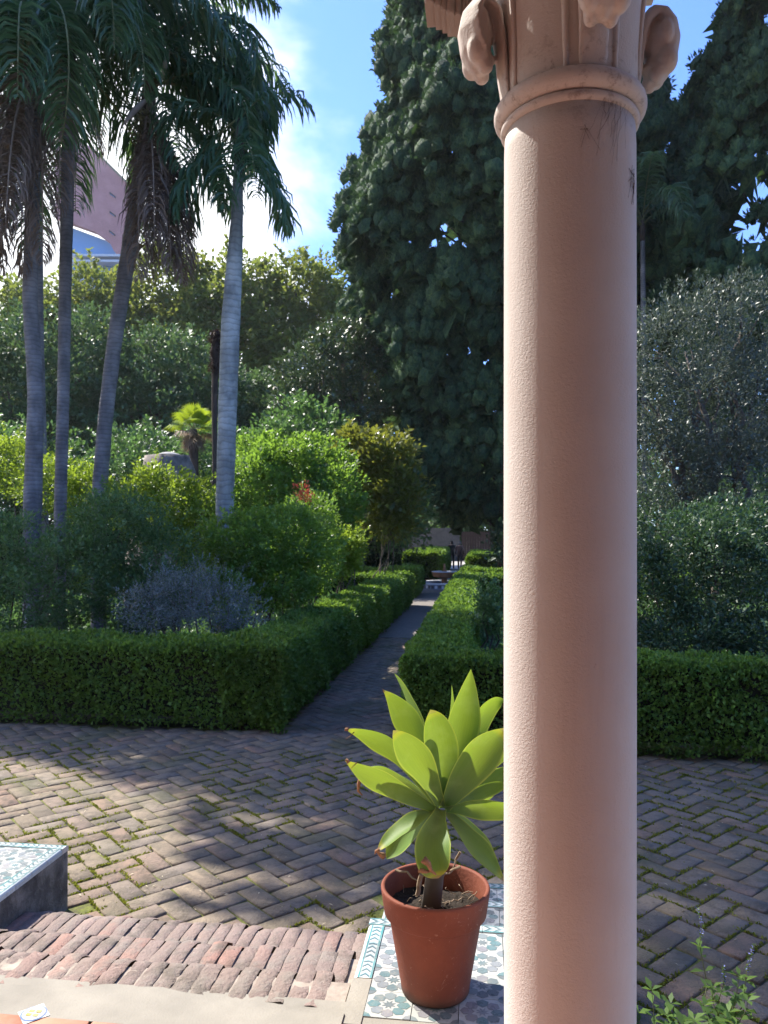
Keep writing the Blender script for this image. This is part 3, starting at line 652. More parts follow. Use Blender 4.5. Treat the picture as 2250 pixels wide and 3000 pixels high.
for k in range(4):
    mb = MB(); ns = 14; vs = []
    for i, (r_, z_) in enumerate(LP):
        a0 = LP[max(i-1, 0)]; a1 = LP[min(i+1, len(LP)-1)]; t = Vector((a1[0]-a0[0], 0, a1[1]-a0[1])).normalized(); nn = Vector((t.z, 0, -t.x))
        for j in range(ns):
            a = 2*math.pi*j/ns; rip = 1 + .16 * math.cos(3 * a) * (1 if i > 3 else .4); p = Vector((r_, 0, z_)) + Vector((0, 1, 0)) * (LW[i] * math.cos(a) * rip) + nn * (LT[i] * math.sin(a) + .32 * LW[i] * math.cos(a) ** 2 * (1.0 if i > 3 else .1)); vs.append((p.x, p.y, rel(p.z)))
    kk = len(LP); fs = [(i*ns+j, i*ns+(j+1) % ns, (i+1)*ns+(j+1) % ns, (i+1)*ns+j) for i in range(kk-1) for j in range(ns)] + [tuple(range(ns))[::-1], tuple(range((kk-1)*ns, kk*ns))]
    mb.add(vs, fs)
    mb.ball((.222, 0, rel(1.215)), (.030, .046, .062)); 
    for s_ in (-1, 1):
        mb.ball((.236, .034 * s_, rel(1.165)), (.026, .026, .036)); mb.ball((.228, .047 * s_, rel(1.225)), (.018, .016, .032))
        mb.ball((.214, .022 * s_, rel(1.134)), (.020, .018, .022))
    mb.ball((.226, 0, rel(1.150)), (.022, .018, .032))
    if k == 1: mb.ball((.224, .01, rel(1.128)), (.012, .012, .022))
    lf = mb.build('scroll_leaf', M['plaster'], colm, True); lf.rotation_euler = (0, 0, A + k * math.pi/2 + R(5))
    rm = lf.modifiers.new('remesh', 'REMESH'); rm.mode = 'VOXEL'; rm.voxel_size = .0045; rm.use_smooth_shade = True
    sm = lf.modifiers.new('smooth', 'SMOOTH'); sm.factor = .5; sm.iterations = 3
# ribs between the leaves on the bell
for k in range(4):
    for da in (-.36, .36):
        a = A + k * math.pi/2 + R(5) + da; mb = MB()
        mb.tube([((.158 + .006 * t + .03 * t * t) * math.cos(a + da * .12 * t), (.158 + .006 * t + .03 * t * t) * math.sin(a + da * .12 * t), rel(1.06 + .36 * t)) for t in np.linspace(0, 1, 9)], [.007, .008, .008, .008, .008, .008, .008, .008, .008], 8); mb.build('rib', M['plaster'], colm, True)
# cobwebs
M['web'] = plain_mat('dusty_cobweb', (.09, .055, .045), 1.0)
mb = MB(); wr = random.Random(5)
def onc(a, z, r=.1605): return Vector((r * math.cos(a), r * math.sin(a), rel(z)))
a0 = -math.pi/2 + A
for i in range(16):
    s_ = wr.uniform(.25, .75); p = onc(a0 + s_, .988, .163); q_ = onc(a0 + s_ - wr.uniform(-.05, .28), .988 - wr.uniform(.02, .15), .1597)
    pts = [p.lerp(q_, t) + Vector((wr.uniform(-1, 1), wr.uniform(-1, 1), wr.uniform(-1, 1))) * .002 for t in np.linspace(0, 1, 6)]; mb.tube(pts, wr.uniform(.00015, .0004), 4)
for i in range(26):
    a = a0 + .93 + wr.uniform(-.07, .05); z = .845 + wr.uniform(-.02, .02); p = onc(a, z, .1610); q_ = onc(a + wr.uniform(-.12, .06), z - wr.uniform(-.015, .06), .1598); mb.tube([p, p.lerp(q_, .5), q_], wr.uniform(.0002, .0006), 4)
for i in range(7):
    p = onc(a0 + .0 + wr.uniform(-.05, .05), .92 + wr.uniform(-.01, .01), .1600); q_ = onc(a0 + wr.uniform(-.1, .22), .92 + wr.uniform(-.05, .035), .1600); mb.tube([p, p.lerp(q_, .5), q_], wr.uniform(.0002, .0004), 4)
mb.build('cobwebs', M['web'], colm)['kind'] = 'stuff'

gal = empty('gallery_building', (0, -2, TZ), 'pink plastered gallery with scalloped arches standing on the column', 'building'); gb = Vector(gal.location)
def gbox(name, *a):
    mb = MB(); mb.box(*a); o = mb.build(name, M['wall'], gal); o.location = -gb; return o
gbox('back_wall', -7, 7, -2.3, -2.0, TZ, TZ + 4.2)
gbox('ceiling', -7, 7, -2.3, 2.09, TZ + 4.0, TZ + 4.2)
SPZ = H + 1.545
def arch_bay(xa, xb):
    mb = MB(); n = 40; c_ = (xa + xb) / 2; hw = (xb - xa) / 2 - .23; top = TZ + 3.999; y0, y1 = CY - .17, CY + .17; pts = []
    for i in range(n + 1):
        t = math.pi * i / n; sc = 1 - .06 * abs(math.sin(t * 7.5)); pts.append((c_ - hw * math.cos(t) * sc, SPZ + hw * .62 * math.sin(t) * sc + .001))
    pts = [(xa, SPZ)] + pts + [(xb, SPZ)]; vs = []
    for x, z in pts: vs += [(x, y0, z), (x, y0, top), (x, y1, z), (x, y1, top)]
    fs = []
    for i in range(len(pts) - 1):
        a, b = 4*i, 4*i + 4; fs += [(a, a+1, b+1, b), (a+2, b+2, b+3, a+3), (a, b, b+2, a+2), (a+1, a+3, b+3, b+1)]
    fs += [(0, 2, 3, 1), (4*len(pts)-4, 4*len(pts)-3, 4*len(pts)-1, 4*len(pts)-2)]; mb.add(vs, fs); o = mb.build('arch', M['wall'], gal); o.location = -gb
arch_bay(CX - 3.0, CX - .001); arch_bay(CX + .001, CX + 3.0)
# fluted hanging edge of the arch beside the capital
for k, (px, w_, py) in enumerate(((1258, 26, 10), (1282, 20, 20), (1300, 16, 32), (1320, 24, 44), (1342, 18, 48), (1358, 10, 68), (1370, 13, 86), (1386, 16, 92))):
    mb = MB(); d = 2.0; p0 = PF(px - w_ / 2, py, d); p1 = PF(px + w_ / 2, py, d); r_ = (p1 - p0).length / 2 * 1.12; c_ = (p0 + p1) / 2
    mb.tube([(c_.x, c_.y, c_.z), (c_.x, c_.y, c_.z + .005), (c_.x, c_.y, SPZ + .25)], [r_ * .8, r_, r_], 14)
    mb.box(c_.x - r_ * .98, c_.x + r_ * .98, c_.y, CY + .16, c_.z + .004, SPZ + .2); o = mb.build('flute', M['wall'], gal); o.location = -gb
# ------------------------------------------------------------------ clay pot and agave
def clay_mat():
    m, nt = new_mat('fired_clay'); b = NB(nt); p = b.pos(); f = b.noise(7, 6, .6, p); g = b.noise(55, 6, .7, p); h = b.noise(24, 7, .75, p, 1.5)
    col = b.ramp(f, [(.3, (.175, .05, .029)), (.7, (.24, .072, .04))]); s = b.n('ShaderNodeSeparateXYZ'); b.l(p, s.inputs[0])
    salt = b.math('MULTIPLY', b.range(h, .60, .70), b.range(b.noise(3.1, 3, .5, p), .45, .6)); col = b.mix(b.math('MULTIPLY', salt, .6), col, (.60, .42, .33))
    scuff = b.math('MULTIPLY', b.range(g, .62, .72), .35); col = b.mix(scuff, col, (.55, .34, .24))
    foot_tone = b.range(b.math('ADD', s.outputs[2], b.math('MULTIPLY', f, .05)), TZ + .075, TZ + .02); col = b.mix(b.math('MULTIPLY', foot_tone, .75), col, (.06, .05, .035))  # colour darkens towards the foot of the pot
    b.out(b.pbsdf(col, .7, b.bump(b.math('ADD', b.math('MULTIPLY', h, .8), g), .4, .006), .3)); return m
M['clay'] = clay_mat()
PX, PY = -0.158, 2.625; PZ = TZ + .002
pot = empty('clay_flower_pot', (PX, PY, PZ), 'tapered terracotta flower pot with a thick collar on star tiles', 'pot')
mb = MB(); hp = .355
prof = [(.0, .004), (.104, .004), (.112, .0), (.116, .006), (.1185, .03), (.157, hp - .105), (.1585, hp - .1), (.168, hp - .096), (.1735, hp - .09), (.185, hp - .012), (.1855, hp - .005), (.183, hp), (.174, hp), (.171, hp - .006), (.163, hp - .09)]
mb.lathe(prof, 72, cap=False); mb.build('body', M['clay'], pot, True)
sv = []; nr, na = 10, 40
for i in range(nr):
    for j in range(na):
        r_ = .163 * i / (nr - 1); a = 2*math.pi*j/na; sv.append((r_*math.cos(a), r_*math.sin(a), hp - .082 + rnd.uniform(-.007, .007) - .006 * math.sin(a*3 + r_*60)))
M['potsoil'] = plain_mat('potting_soil', (.03, .022, .016), 1.0, .6, 90, .8)
mobj('potting_soil', np_mesh('potting_soil', np.array(sv), np.array([(i*na+j, (i+1)*na+j, (i+1)*na+(j+1) % na, i*na+(j+1) % na) for i in range(nr-1) for j in range(na)]), M['potsoil'], True), pot)
mb = MB()
for i in range(46):
    a = rnd.uniform(0, 6.28); r_ = rnd.uniform(.02, .15); c_ = Vector((r_*math.cos(a), r_*math.sin(a), hp - .074)); e = c_ + Vector((rnd.uniform(-.04, .04), rnd.uniform(-.04, .04), rnd.uniform(-.004, .03)))
    mb.tube(limb_path(c_, e, .1, 4, .15), rnd.uniform(.0006, .0018), 4)
mb.build('roots', M['deadstem'], pot)['kind'] = 'stuff'

def agave_mat():
    m, nt = new_mat('agave_leaf'); b = NB(nt); uv = b.n('ShaderNodeUVMap').outputs[0]; s = b.n('ShaderNodeSeparateXYZ'); b.l(uv, s.inputs[0]); p = b.pos()
    mp = b.n('ShaderNodeMapping'); mp.inputs['Scale'].default_value = (14, 1.1, 1); b.l(uv, mp.inputs[0]); st = b.noise(3, 5, .6, mp.outputs[0]); f = b.noise(9, 4, .6, p)
    col = b.mix(b.range(s.outputs[1], .05, .55), (.088, .155, .09), (.138, .235, .045)); col = b.mix(b.math('MULTIPLY', b.range(st, .42, .66), .6), col, (.085, .17, .045))
    col = b.mix(b.math('MULTIPLY', b.range(f, .5, .7), .35), col, (.27, .37, .16))
    edge = b.math('ABSOLUTE', b.math('SUBTRACT', s.outputs[0], .5)); col = b.mix(b.math('MULTIPLY', b.range(edge, .44, .49), .75), col, (.42, .48, .10))
    dry = b.attr('dry').outputs['Fac']; tip = b.range(b.math('ADD', s.outputs[1], b.math('MULTIPLY', b.math('SUBTRACT', b.noise(40, 4, .6, p), .5), .10)), .93, .965)
    k = b.math('MULTIPLY', tip, dry); col = b.mix(k, col, (.30, .17, .10)); yk = b.math('MULTIPLY', b.range(s.outputs[1], .86, .94), b.math('MULTIPLY', dry, .6)); col = b.mix(b.math('SUBTRACT', yk, k, True), col, (.5, .42, .04))
    bl = b.math('MULTIPLY', b.range(b.noise(23, 5, .6, p), .66, .73), .5); col = b.mix(bl, col, (.16, .15, .05))
    pr = b.pbsdf(col, .55, b.bump(st, .08, .003), .4); t = b.n('ShaderNodeBsdfTranslucent'); b.l(b.mix(.55, col, (.52, .68, .03)), t.inputs[0])
    mx = b.n('ShaderNodeMixShader'); mx.inputs[0].default_value = .33; b.l(pr.outputs[0], mx.inputs[1]); b.l(t.outputs[0], mx.inputs[2]); b.out(mx); return m
M['agave'] = agave_mat()
AX = Vector((PX, PY, 0)); AD = 2.625
def Z4(x, y, dd=0.0):   # enlarged pot view -> point near the pot
    return PF(950 + x * .47468, 1950 + y * .47468, AD + dd)
CROWN = Z4(712, 880)
aga = empty('agave', (PX, PY, PZ + hp - .08), 'bright green agave rosette with browned leaf tips growing in the clay pot', 'agave'); ab = Vector(aga.location)
mb = MB(); sb_ = Z4(655, 1420, -.0); sb_.z = ab.z - .02
mb.tube([sb_, sb_.lerp(CROWN, .35) + Vector((.004, 0, 0)), sb_.lerp(CROWN, .7), CROWN - Vector((0, 0, .014))], [.034, .031, .029, .020], 14); st_ = mb.build('stem', M['bark'], aga, True); st_.location = -ab
mb = MB()
for a, b in (((600, 1290, -.06), (575, 1415, -.05)), ((840, 1150, .02), (790, 1260, .02)), ((790, 1260, .02), (700, 1340, .0)), ((440, 1260, .05), (580, 1330, .0)), ((840, 1240, .0), (760, 1280, .0))):
    mb.tube(limb_path(Z4(*a), Z4(*b), .05, 5, .08), [.005, .0045, .004, .003, .002] if a[1] != 1290 else [.008] * 5, 6)
ds = mb.build('dry_stalks', M['deadstem'], aga); ds.location = -ab
EYE = Vector((0, 0, H))
def agave_leaf(tip, mid, base, width, roll, dry=1.0, blunt=0.0, cup=.24, basew=.32, tipcurl=0.0):
    """quadratic midrib through three points; real width, turned about the midrib by roll"""
    b0, b2 = Vector(base), Vector(tip); b1 = Vector(mid) * 2 - (b0 + b2) / 2
    nl, nw = 26, 9; vs = []; uvs = []
    for i in range(nl):
        t = i / (nl - 1); p = b0 * (1-t)**2 + b1 * (2*t*(1-t)) + b2 * t*t; tg = ((b1 - b0) * (2*(1-t)) + (b2 - b1) * (2*t)).normalized()
        view = (EYE - p).normalized(); s = tg.cross(view).normalized(); n = s.cross(tg).normalized()
        s = Matrix.Rotation(roll, 3, tg) @ s; n = s.cross(tg).normalized()
        # outline: narrow neck, widest past the middle, drawn-out point
        if t < .58: w = basew + (1 - basew) * (math.sin((t / .58) * math.pi / 2) ** 1.6)
        else:
            q = min(1.0, (t - .58) / .42); w = (1 - q ** (1.45 + blunt * 2.0)) ** (1.0 - blunt * .4)
        w = max(w, .012) * width / 2 * (1 + .05 * math.sin(t * 9 + width * 200))
        for j in range(nw):
            u = j / (nw - 1) * 2 - 1; lift = cup * width * (u*u - .35) * (1 - .35 * t) + .004 * math.sin(t * 11 + u * 2 + width * 90) * abs(u)
            vs.append(p + s * (u * w) + n * lift * (w * 2 / width) - ab); uvs.append((j / (nw - 1), t))
    fs = [(i*nw+j, i*nw+j+1, (i+1)*nw+j+1, (i+1)*nw+j) for i in range(nl-1) for j in range(nw-1)]
    me = np_mesh('leaf', np.array(vs), np.array(fs), M['agave'], True); ul = me.uv_layers.new(name='UVMap'); idx = np.empty(len(me.loops), np.int32); me.loops.foreach_get('vertex_index', idx)
    ul.data.foreach_set('uv', np.array(uvs, np.float32)[idx].ravel()); a = me.attributes.new('dry', 'FLOAT', 'POINT'); a.data.foreach_set('value', np.full(len(me.vertices), dry, np.float32))
    o = mobj('leaf', me, aga); so_ = o.modifiers.new('thick', 'SOLIDIFY'); so_.thickness = .0; o.modifiers.remove(so_); return o
for tip, mid, base, w, roll, dry, bl in (
    ((905, 22, .06), (852, 400, .09), (760, 860, .02), .122, .15, 0, 0), ((362, 150, .04), (548, 398, .05), (700, 850, .01), .108, -.42, .7, 0),
    ((432, 48, .24), (560, 330, .20), (700, 850, .04), .09, 1.15, 0, 0), ((655, 272, -.05), (722, 520, -.02), (728, 830, .0), .125, .1, 1, .75),
    ((425, 400, -.16), (590, 600, -.10), (722, 870, -.01), .112, -.3, 1, .7), ((1120, 385, -.12), (925, 610, -.09), (745, 872, -.01), .135, .25, 1, .25),
    ((1118, 218, .16), (968, 330, .17), (770, 840, .03), .10, .75, 0, 0), ((126, 392, .02), (430, 520, .05), (690, 850, .0), .105, -.85, 1, .2),
    ((128, 585, -.12), (400, 735, -.07), (680, 885, -.01), .10, -.65, 1, .1), ((210, 655, .08), (420, 668, .09), (690, 860, .02), .10, -1.1, 1, .3),
    ((1235, 610, .06), (985, 735, .07), (750, 868, .01), .11, .62, 0, 0), ((1290, 905, -.14), (1010, 880, -.09), (745, 885, -.01), .10, .75, 0, .1),
    ((1048, 800, .16), (930, 830, .12), (750, 872, .03), .075, 1.1, 0, .5), ((322, 1150, -.10), (520, 985, -.06), (690, 895, -.01), .10, .95, 1, .3),
    ((385, 1195, .06), (520, 1020, .05), (690, 895, .01), .105, .5, 0, .4), ((705, 1312, -.19), (672, 1120, -.16), (722, 885, -.02), .128, .1, 1, .9),
    ((1120, 1340, -.13), (905, 1085, -.09), (755, 905, -.01), .105, -.85, 1, .3), ((1062, 1205, .02), (915, 1040, .03), (755, 900, .01), .09, -1.0, 0, .4),
    ((786, 118, .24), (778, 430, .20), (735, 850, .04), .07, 1.2, 0, 0), ((988, 330, .20), (935, 500, .18), (760, 850, .04), .09, .9, 0, 0), ((700, 560, .03), (722, 700, .02), (725, 880, .01), .07, .2, 0, .1), ((640, 600, .06), (690, 720, .04), (722, 880, .01), .07, -.5, 0, .1), ((800, 580, .06), (770, 710, .04), (738, 880, .01), .07, .5, 0, .1), ((1180, 520, .2), (1000, 600, .18), (760, 850, .04), .10, .8, 0, 0)):
    agave_leaf(Z4(*tip), Z4(*mid), Z4(*base), w * .93, roll, dry, bl * .55)
# shrivelled brown tips
M['drytip'] = plain_mat('dry_leaf_tip', (.27, .14, .075), .85, .4, 60, .6)
def curl(pts, r0):
    mb = MB(); q = [Z4(*p) for p in pts]; mb.tube(q, [r0 * (1 - .8 * i / (len(q) - 1)) for i in range(len(q))], 6); t_ = mb.build('dry_tip', M['drytip'], aga, True); t_.location = -ab
curl([(150, 395, .02), (132, 392, .02), (128, 404, .02)], .008); curl([(185, 410, .02), (160, 435, .02), (130, 455, .02)], .002); curl([(150, 598, -.12), (135, 578, -.12), (128, 590, -.12)], .007); curl([(200, 600, -.12), (180, 620, -.12), (160, 640, -.12)], .002)
curl([(260, 690, .06), (225, 690, .06), (213, 730, .06), (210, 775, .06), (235, 800, .06)], .011); curl([(370, 160, .04), (362, 148, .04), (366, 165, .04)], .004)
curl([(340, 1140, -.1), (318, 1145, -.1), (312, 1165, -.1)], .008); curl([(365, 1175, -.05), (345, 1165, -.06), (325, 1150, -.07)], .012)
curl([(610, 1195, -.20), (645, 1225, -.205), (660, 1265, -.205), (690, 1290, -.20)], .013); curl([(585, 1260, -.19), (630, 1272, -.2), (670, 1268, -.2)], .010)

# ------------------------------------------------------------------ flowering weeds by the terrace edge
def salvia(base, stems, label, seed):
    r = random.Random(seed); o = empty('salvia_plant', base, label, 'plant', 'weeds at the terrace edge'); b_ = Vector(base); mb = MB(); pos, dr, nm, L, Wd = [], [], [], [], []; fp, fd = [], []
    for tip, flower in stems:
        tip = Vector(tip); pts = limb_path(b_ + Vector((r.uniform(-.03, .03), r.uniform(-.03, .03), 0)), tip, .02, 9, .05); mb.tube(pts, [.0035 - .0028 * i / 8 for i in range(9)], 5); length = (tip - b_).length
        top = .72 if flower else 1.0; nn = 7
        for k in range(nn):
            t = .25 + (top - .25) * k / (nn - 1) * .98; i = min(7, int(t * 8)); p = pts[i].lerp(pts[i+1], t * 8 - i); a0 = k * 1.57 + r.uniform(-.4, .4)
            for s in range(2 if k < nn - 1 else 4):
                a = a0 + s * (math.pi if k < nn - 1 else math.pi / 2); d = Vector((math.cos(a), math.sin(a), r.uniform(.1, .7))); lg = (.075 if not flower else .06) * (1.15 - .5 * t) * r.uniform(.8, 1.25)
                pos.append(p); dr.append(d); nm.append((0, 0, 1)); L.append(lg); Wd.append(lg * .42)
        if flower:
            for k in range(16):
                t = .78 + .22 * k / 15; i = min(7, int(t * 8)); p = pts[i].lerp(pts[i+1], t * 8 - i)
                for s in range(3): fp.append(p); fd.append((r.uniform(-1, 1), r.uniform(-1, 1), r.uniform(-.2, .8)))
    mb.v = [tuple(Vector(x) - b_) for x in mb.v]; mb.build('stems', M['stem'], o)
    v, f = leaf_quads(np.array([list(p - b_) for p in pos]), np.array([list(d) for d in dr]), np.array(nm, float) + rng.normal(0, .15, (len(nm), 3)), np.array(L), np.array(Wd)); mobj('leaves', np_mesh('leaves', v, f, M['salvia'], fattr=rng.random(len(f))), o)
    if fp:
        v, f = leaf_quads(np.array([list(p - b_) for p in fp]), np.array(fd), rvec(len(fp)), .011, .006); var = rng.random(len(f)); me = np_mesh('flowers', v, f, M['salvia'], fattr=var); me.materials.append(M['flower'])
        me.polygons.foreach_set('material_index', (rng.random(len(f)) < .4).astype(np.int32)); mobj('flowers', me, o)
D = 2.95
salvia(G(1555, D), [(P(1506, 1962, 3.0), True), (P(1628, 2040, 2.9), True), (P(1562, 2085, 2.95), True), (P(1597, 2105, 2.9), False), (P(1540, 2130, 2.9), False), (P(1615, 2160, 2.8), False), (P(1520, 2170, 2.8), False), (P(1575, 2185, 2.8), False), (P(1490, 2205, 2.75), False), (P(1590, 2215, 2.75), False)], 'tall weed with thin blue flower spikes beside the column', 3)
salvia(G(1420, 2.75), [(P(1407, 2135, 2.75), False), (P(1450, 2165, 2.7), False), (P(1380, 2185, 2.75), False), (P(1470, 2205, 2.7), False)], 'small leafy weed without flowers close to the column', 8)
salvia(G(1465, 2.6), [(P(1440, 2190, 2.65), False), (P(1500, 2200, 2.65), False), (P(1475, 2215, 2.6), False)], 'low leafy weed between the two taller weeds', 9)

# ------------------------------------------------------------------ clipped hedges
def hedge(name, label, runs, h, leaf, dens, mat='box', group='clipped box hedges', nojoin=None, cat='hedge', base=None):
    """runs: axis aligned boxes (x0,x1,y0,y1); leaves over their outer skin, woody core inside"""
    b_ = Vector(base or ((runs[0][0] + runs[0][1]) / 2, (runs[0][2] + runs[0][3]) / 2, 0)); o = empty(name, b_, label, cat, group); PV = []; NV = []; SZ = []
    for ri, (x0, x1, y0, y1) in enumerate(runs):
        faces = [((x0, y0, 0), (x1 - x0, 0, 0), (0, 0, h), (0, -1, 0)), ((x0, y1, 0), (x1 - x0, 0, 0), (0, 0, h), (0, 1, 0)), ((x0, y0, 0), (0, y1 - y0, 0), (0, 0, h), (-1, 0, 0)), ((x1, y0, 0), (0, y1 - y0, 0), (0, 0, h), (1, 0, 0)), ((x0, y0, h), (x1 - x0, 0, 0), (0, y1 - y0, 0), (0, 0, 1))]
        for c, u, v_, n in faces:
            c, u, v_, n = map(np.array, (c, u, v_, n)); area = np.linalg.norm(np.cross(u, v_)); mid = c + u * .5 + v_ * .5; dist = max(6.0, np.linalg.norm(mid[:2]) - np.linalg.norm(u + v_) * .25)
            nn = int(area * dens * (.45 if n[1] > .5 else 1)); 
            if nn < 1: continue
            p = c + rng.random((nn, 1)) * u + rng.random((nn, 1)) * v_; dd = np.maximum(5.5, np.hypot(p[:, 0], p[:, 1])); keep = rng.random(nn) < np.minimum(1, (7.5 / dd) ** 1.25); p = p[keep]; dd = dd[keep]
            ins_ = np.zeros(len(p), bool)
            for rj, (a0, a1, b0, b1) in enumerate(runs):
                if rj < ri or (rj != ri and n[2] == 0): ins_ |= (p[:, 0] > a0 + .04) & (p[:, 0] < a1 - .04) & (p[:, 1] > b0 + .04) & (p[:, 1] < b1 - .04)
            p, dd = p[~ins_], dd[~ins_]; PV.append(p); NV.append(np.tile(n, (len(p), 1)).astype(float)); SZ.append(leaf * np.maximum(1, dd / 7.5) ** .62)
    p = np.concatenate(PV); n = np.concatenate(NV); sz = np.concatenate(SZ)
    # gentle unevenness of a hand-clipped face, rounded shoulders, ragged open foot
    lump = .022 * (np.sin(p[:, 0] * 3.1 + p[:, 2] * 4) + np.sin(p[:, 1] * 2.7 + p[:, 2] * 3.3 + 1) + np.sin(p[:, 0] * 7.3 + p[:, 1] * 6.1 + p[:, 2] * 8))
    top = n[:, 2] > .5; edge = np.clip((p[:, 2] - (h - .10)) / .10, 0, 1) ** 2; foot = np.clip((.20 - p[:, 2]) / .20, 0, 1)
    inn = lump - .055 * edge * ~top - .13 * foot * (.6 + .4 * np.sin(p[:, 0] * 9 + p[:, 1] * 8)) * ~top - rng.random(len(p)) ** 2 * .085 - .03 * (np.sin(p[:, 0] * 23 + np.sin(p[:, 2] * 19) * 2) * np.sin(p[:, 1] * 21 + p[:, 2] * 25) > .25)
    if top.any():
        ed = np.full(len(p), 9.0)
        for (x0, x1, y0, y1) in runs:
            ins_ = (p[:, 0] >= x0) & (p[:, 0] <= x1) & (p[:, 1] >= y0) & (p[:, 1] <= y1)
            e = np.minimum(np.minimum(p[:, 0] - x0, x1 - p[:, 0]), np.minimum(p[:, 1] - y0, y1 - p[:, 1])); ed = np.where(ins_, np.where(ed > 8, e, np.maximum(ed, e)), ed)
        inn = inn - np.where(top, .055 * np.clip(1 - ed / .10, 0, 1) ** 2, 0)
    p = p + n * inn[:, None]; keep = (foot < .55) | (rng.random(len(p)) < 1.2 - foot) | top; p, n, sz = p[keep], n[keep], sz[keep]
    d = unit(n * .55 + rng.normal(size=p.shape) * .55 + np.array([0, 0, .45])); nr = unit(n * .6 + rng.normal(size=p.shape) * .6 + np.array([0, 0, .35])); L = sz * rng.uniform(.55, 1.35, len(p))
    v, f = leaf_quads(p - np.array(b_), d, nr, L, L * .62); patch = .5 + .5 * np.sin(p[:, 0] * 2.3 + 1.7 * np.sin(p[:, 1] * 1.9) + p[:, 2] * 3); mobj('foliage', np_mesh('foliage', v, f, M[mat], fattr=np.clip(rng.random(len(f)) * .75 + .25 * patch, 0, 1)), o)
    mb = MB(); i_ = .085
    for k, (x0, x1, y0, y1) in enumerate(runs): mb.box(x0 + i_, x1 - i_, y0 + i_ + .001 * k, y1 - i_ - .001 * k, .14, h - i_ - .002 * k)
    for (x0, x1, y0, y1) in runs:
        for q in range(int(max(x1 - x0, y1 - y0) * 2.2)):
            x, y = rnd.uniform(x0 + .12, x1 - .12), rnd.uniform(y0 + .12, y1 - .12); mb.tube([(x, y, -.06), (x + rnd.uniform(-.05, .05), y + rnd.uniform(-.05, .05), .3)], [.014, .01], 5)
    mb.v = [tuple(Vector(x) - b_) for x in mb.v]; mb.build('branches', M['twig'], o); return o
LX, RX = -2.02, -0.745; HH = .90
hedge('box_hedge', 'low clipped box hedge round the palm bed, turning at the path', [(-7.6, LX, 7.69, 8.42), (LX - .72, LX, 7.69, 22.5), (-9, LX, 21.8, 22.5)], HH, .042, 4700)
hedge('box_hedge', 'low clipped box hedge behind the column, on the column side of the path', [(RX, 6.0, 7.24, 7.90), (RX, RX + .62, 7.24, 22.6), (RX, 6, 21.9, 22.6)], HH, .042, 4700)
hedge('box_hedge', 'low hedge across the cross path from the palm bed', [(-16, LX - .1, 24.9, 25.6), (LX - .75, LX - .1, 24.9, 27.2)], HH, .055, 4200)
hedge('box_hedge', 'low hedge across the cross path, beside the fountain and cypress', [(RX + .1, 12, 25.2, 25.9), (RX + .1, RX + .7, 25.2, 27.0)], HH, .055, 4200)
hedge('box_hedge', 'taller clipped hedge beyond the fountain, along the palm side of the path', [(-3.6, -2.0, 35.2, 47.0)], 1.18, .06, 3600)
hedge('box_hedge', 'clipped hedge beyond the fountain at the foot of the cypress', [(-.62, 1.6, 35.8, 47.0)], 1.0, .06, 3600)
g_ = 'tall dark clipped hedges behind the cross path'
for (x0, x1), lb in (((-7.6, -5.1), 'tall dark clipped hedge wall behind the gold-lit magnolia'), ((-4.85, -3.7), 'narrow tall dark clipped hedge next to the fountain court')):
    hedge('yew_hedge', lb, [(x0, x1, 33.5, 35.2)], 2.6, .055, 3500, 'yew', g_)
hedge('yew_hedge', 'long tall dark hedge closing the palm garden', [(-24, -7.9, 30.5, 31.6)], 2.4, .06, 2500, 'yew', g_)

# ------------------------------------------------------------------ shrubs in the beds
def blobs_at(lst):   # (x, y, depth, rx, rz[, ry]) in view units -> world ellipsoids
    out = []
    for b in lst:
        x, y, d, rx, rz = b[:5]; k = d * S16 / F; out.append((P(x, y, d), (rx * k, (b[5] if len(b) > 5 else rx * k), rz * k)))
    return out
def shrub(label, bl, mat, clumps, per, cr, L, Wd, base=None, **kw):
    bs = blobs_at(bl); c = sum((b[0] for b in bs), Vector()) / len(bs); kw.setdefault('stems', 7); kw.setdefault('shoots', 60); kw.setdefault('shoot_len', .55); kw.setdefault('group', 'shrubs in the garden beds')
    return tree('shrub', (c.x, c.y, -.05), bs, mat, label, 'shrub', clumps=clumps, per=per, cr=cr, L=L, Wd=Wd, trunk_r=.022, part='foliage', zmin=.08, **kw)
shrub('dark broad shrub under the twin palm trunks, behind the front hedge', [(40, 1200, 10.6, 110, 90), (150, 1250, 10.4, 110, 100), (60, 1300, 10.2, 120, 80), (-60, 1210, 10.6, 110, 110)], 'shrubdark', 620, 34, .17, .05, .026)
shrub('tall dark shrub between the lavender-grey bush and the palms', [(270, 1180, 10.9, 85, 110), (350, 1230, 10.9, 80, 95), (300, 1290, 10.6, 95, 80), (230, 1140, 11.2, 70, 70)], 'shrubdark', 560, 34, .17, .05, .026)
shrub('sunlit lime-green shrub behind the dark shrubs', [(350, 1100, 13.2, 85, 75), (420, 1110, 13.2, 60, 75), (290, 1090, 13.6, 60, 55), (330, 1040, 13.4, 30, 40), (440, 1180, 13.0, 60, 90)], 'shrublime', 520, 32, .20, .065, .036)
shrub('bright green leafy shrub at the bend of the hedge', [(560, 1190, 11.6, 85, 70), (620, 1170, 11.8, 85, 75), (670, 1210, 12.0, 55, 80), (505, 1175, 11.5, 62, 62), (475, 1215, 11.3, 45, 55), (490, 1300, 10.9, 50, 60), (600, 1255, 11.6, 85, 60), (540, 1140, 11.7, 40, 30)], 'shrubmid', 680, 30, .17, .062, .034)
shrub('rounded clipped shrub tipped with red shoots', [(665, 1135, 14.5, 68, 62), (700, 1190, 14.3, 40, 70), (640, 1180, 14.4, 60, 60)], 'shrubmid', 420, 34, .14, .05, .03)
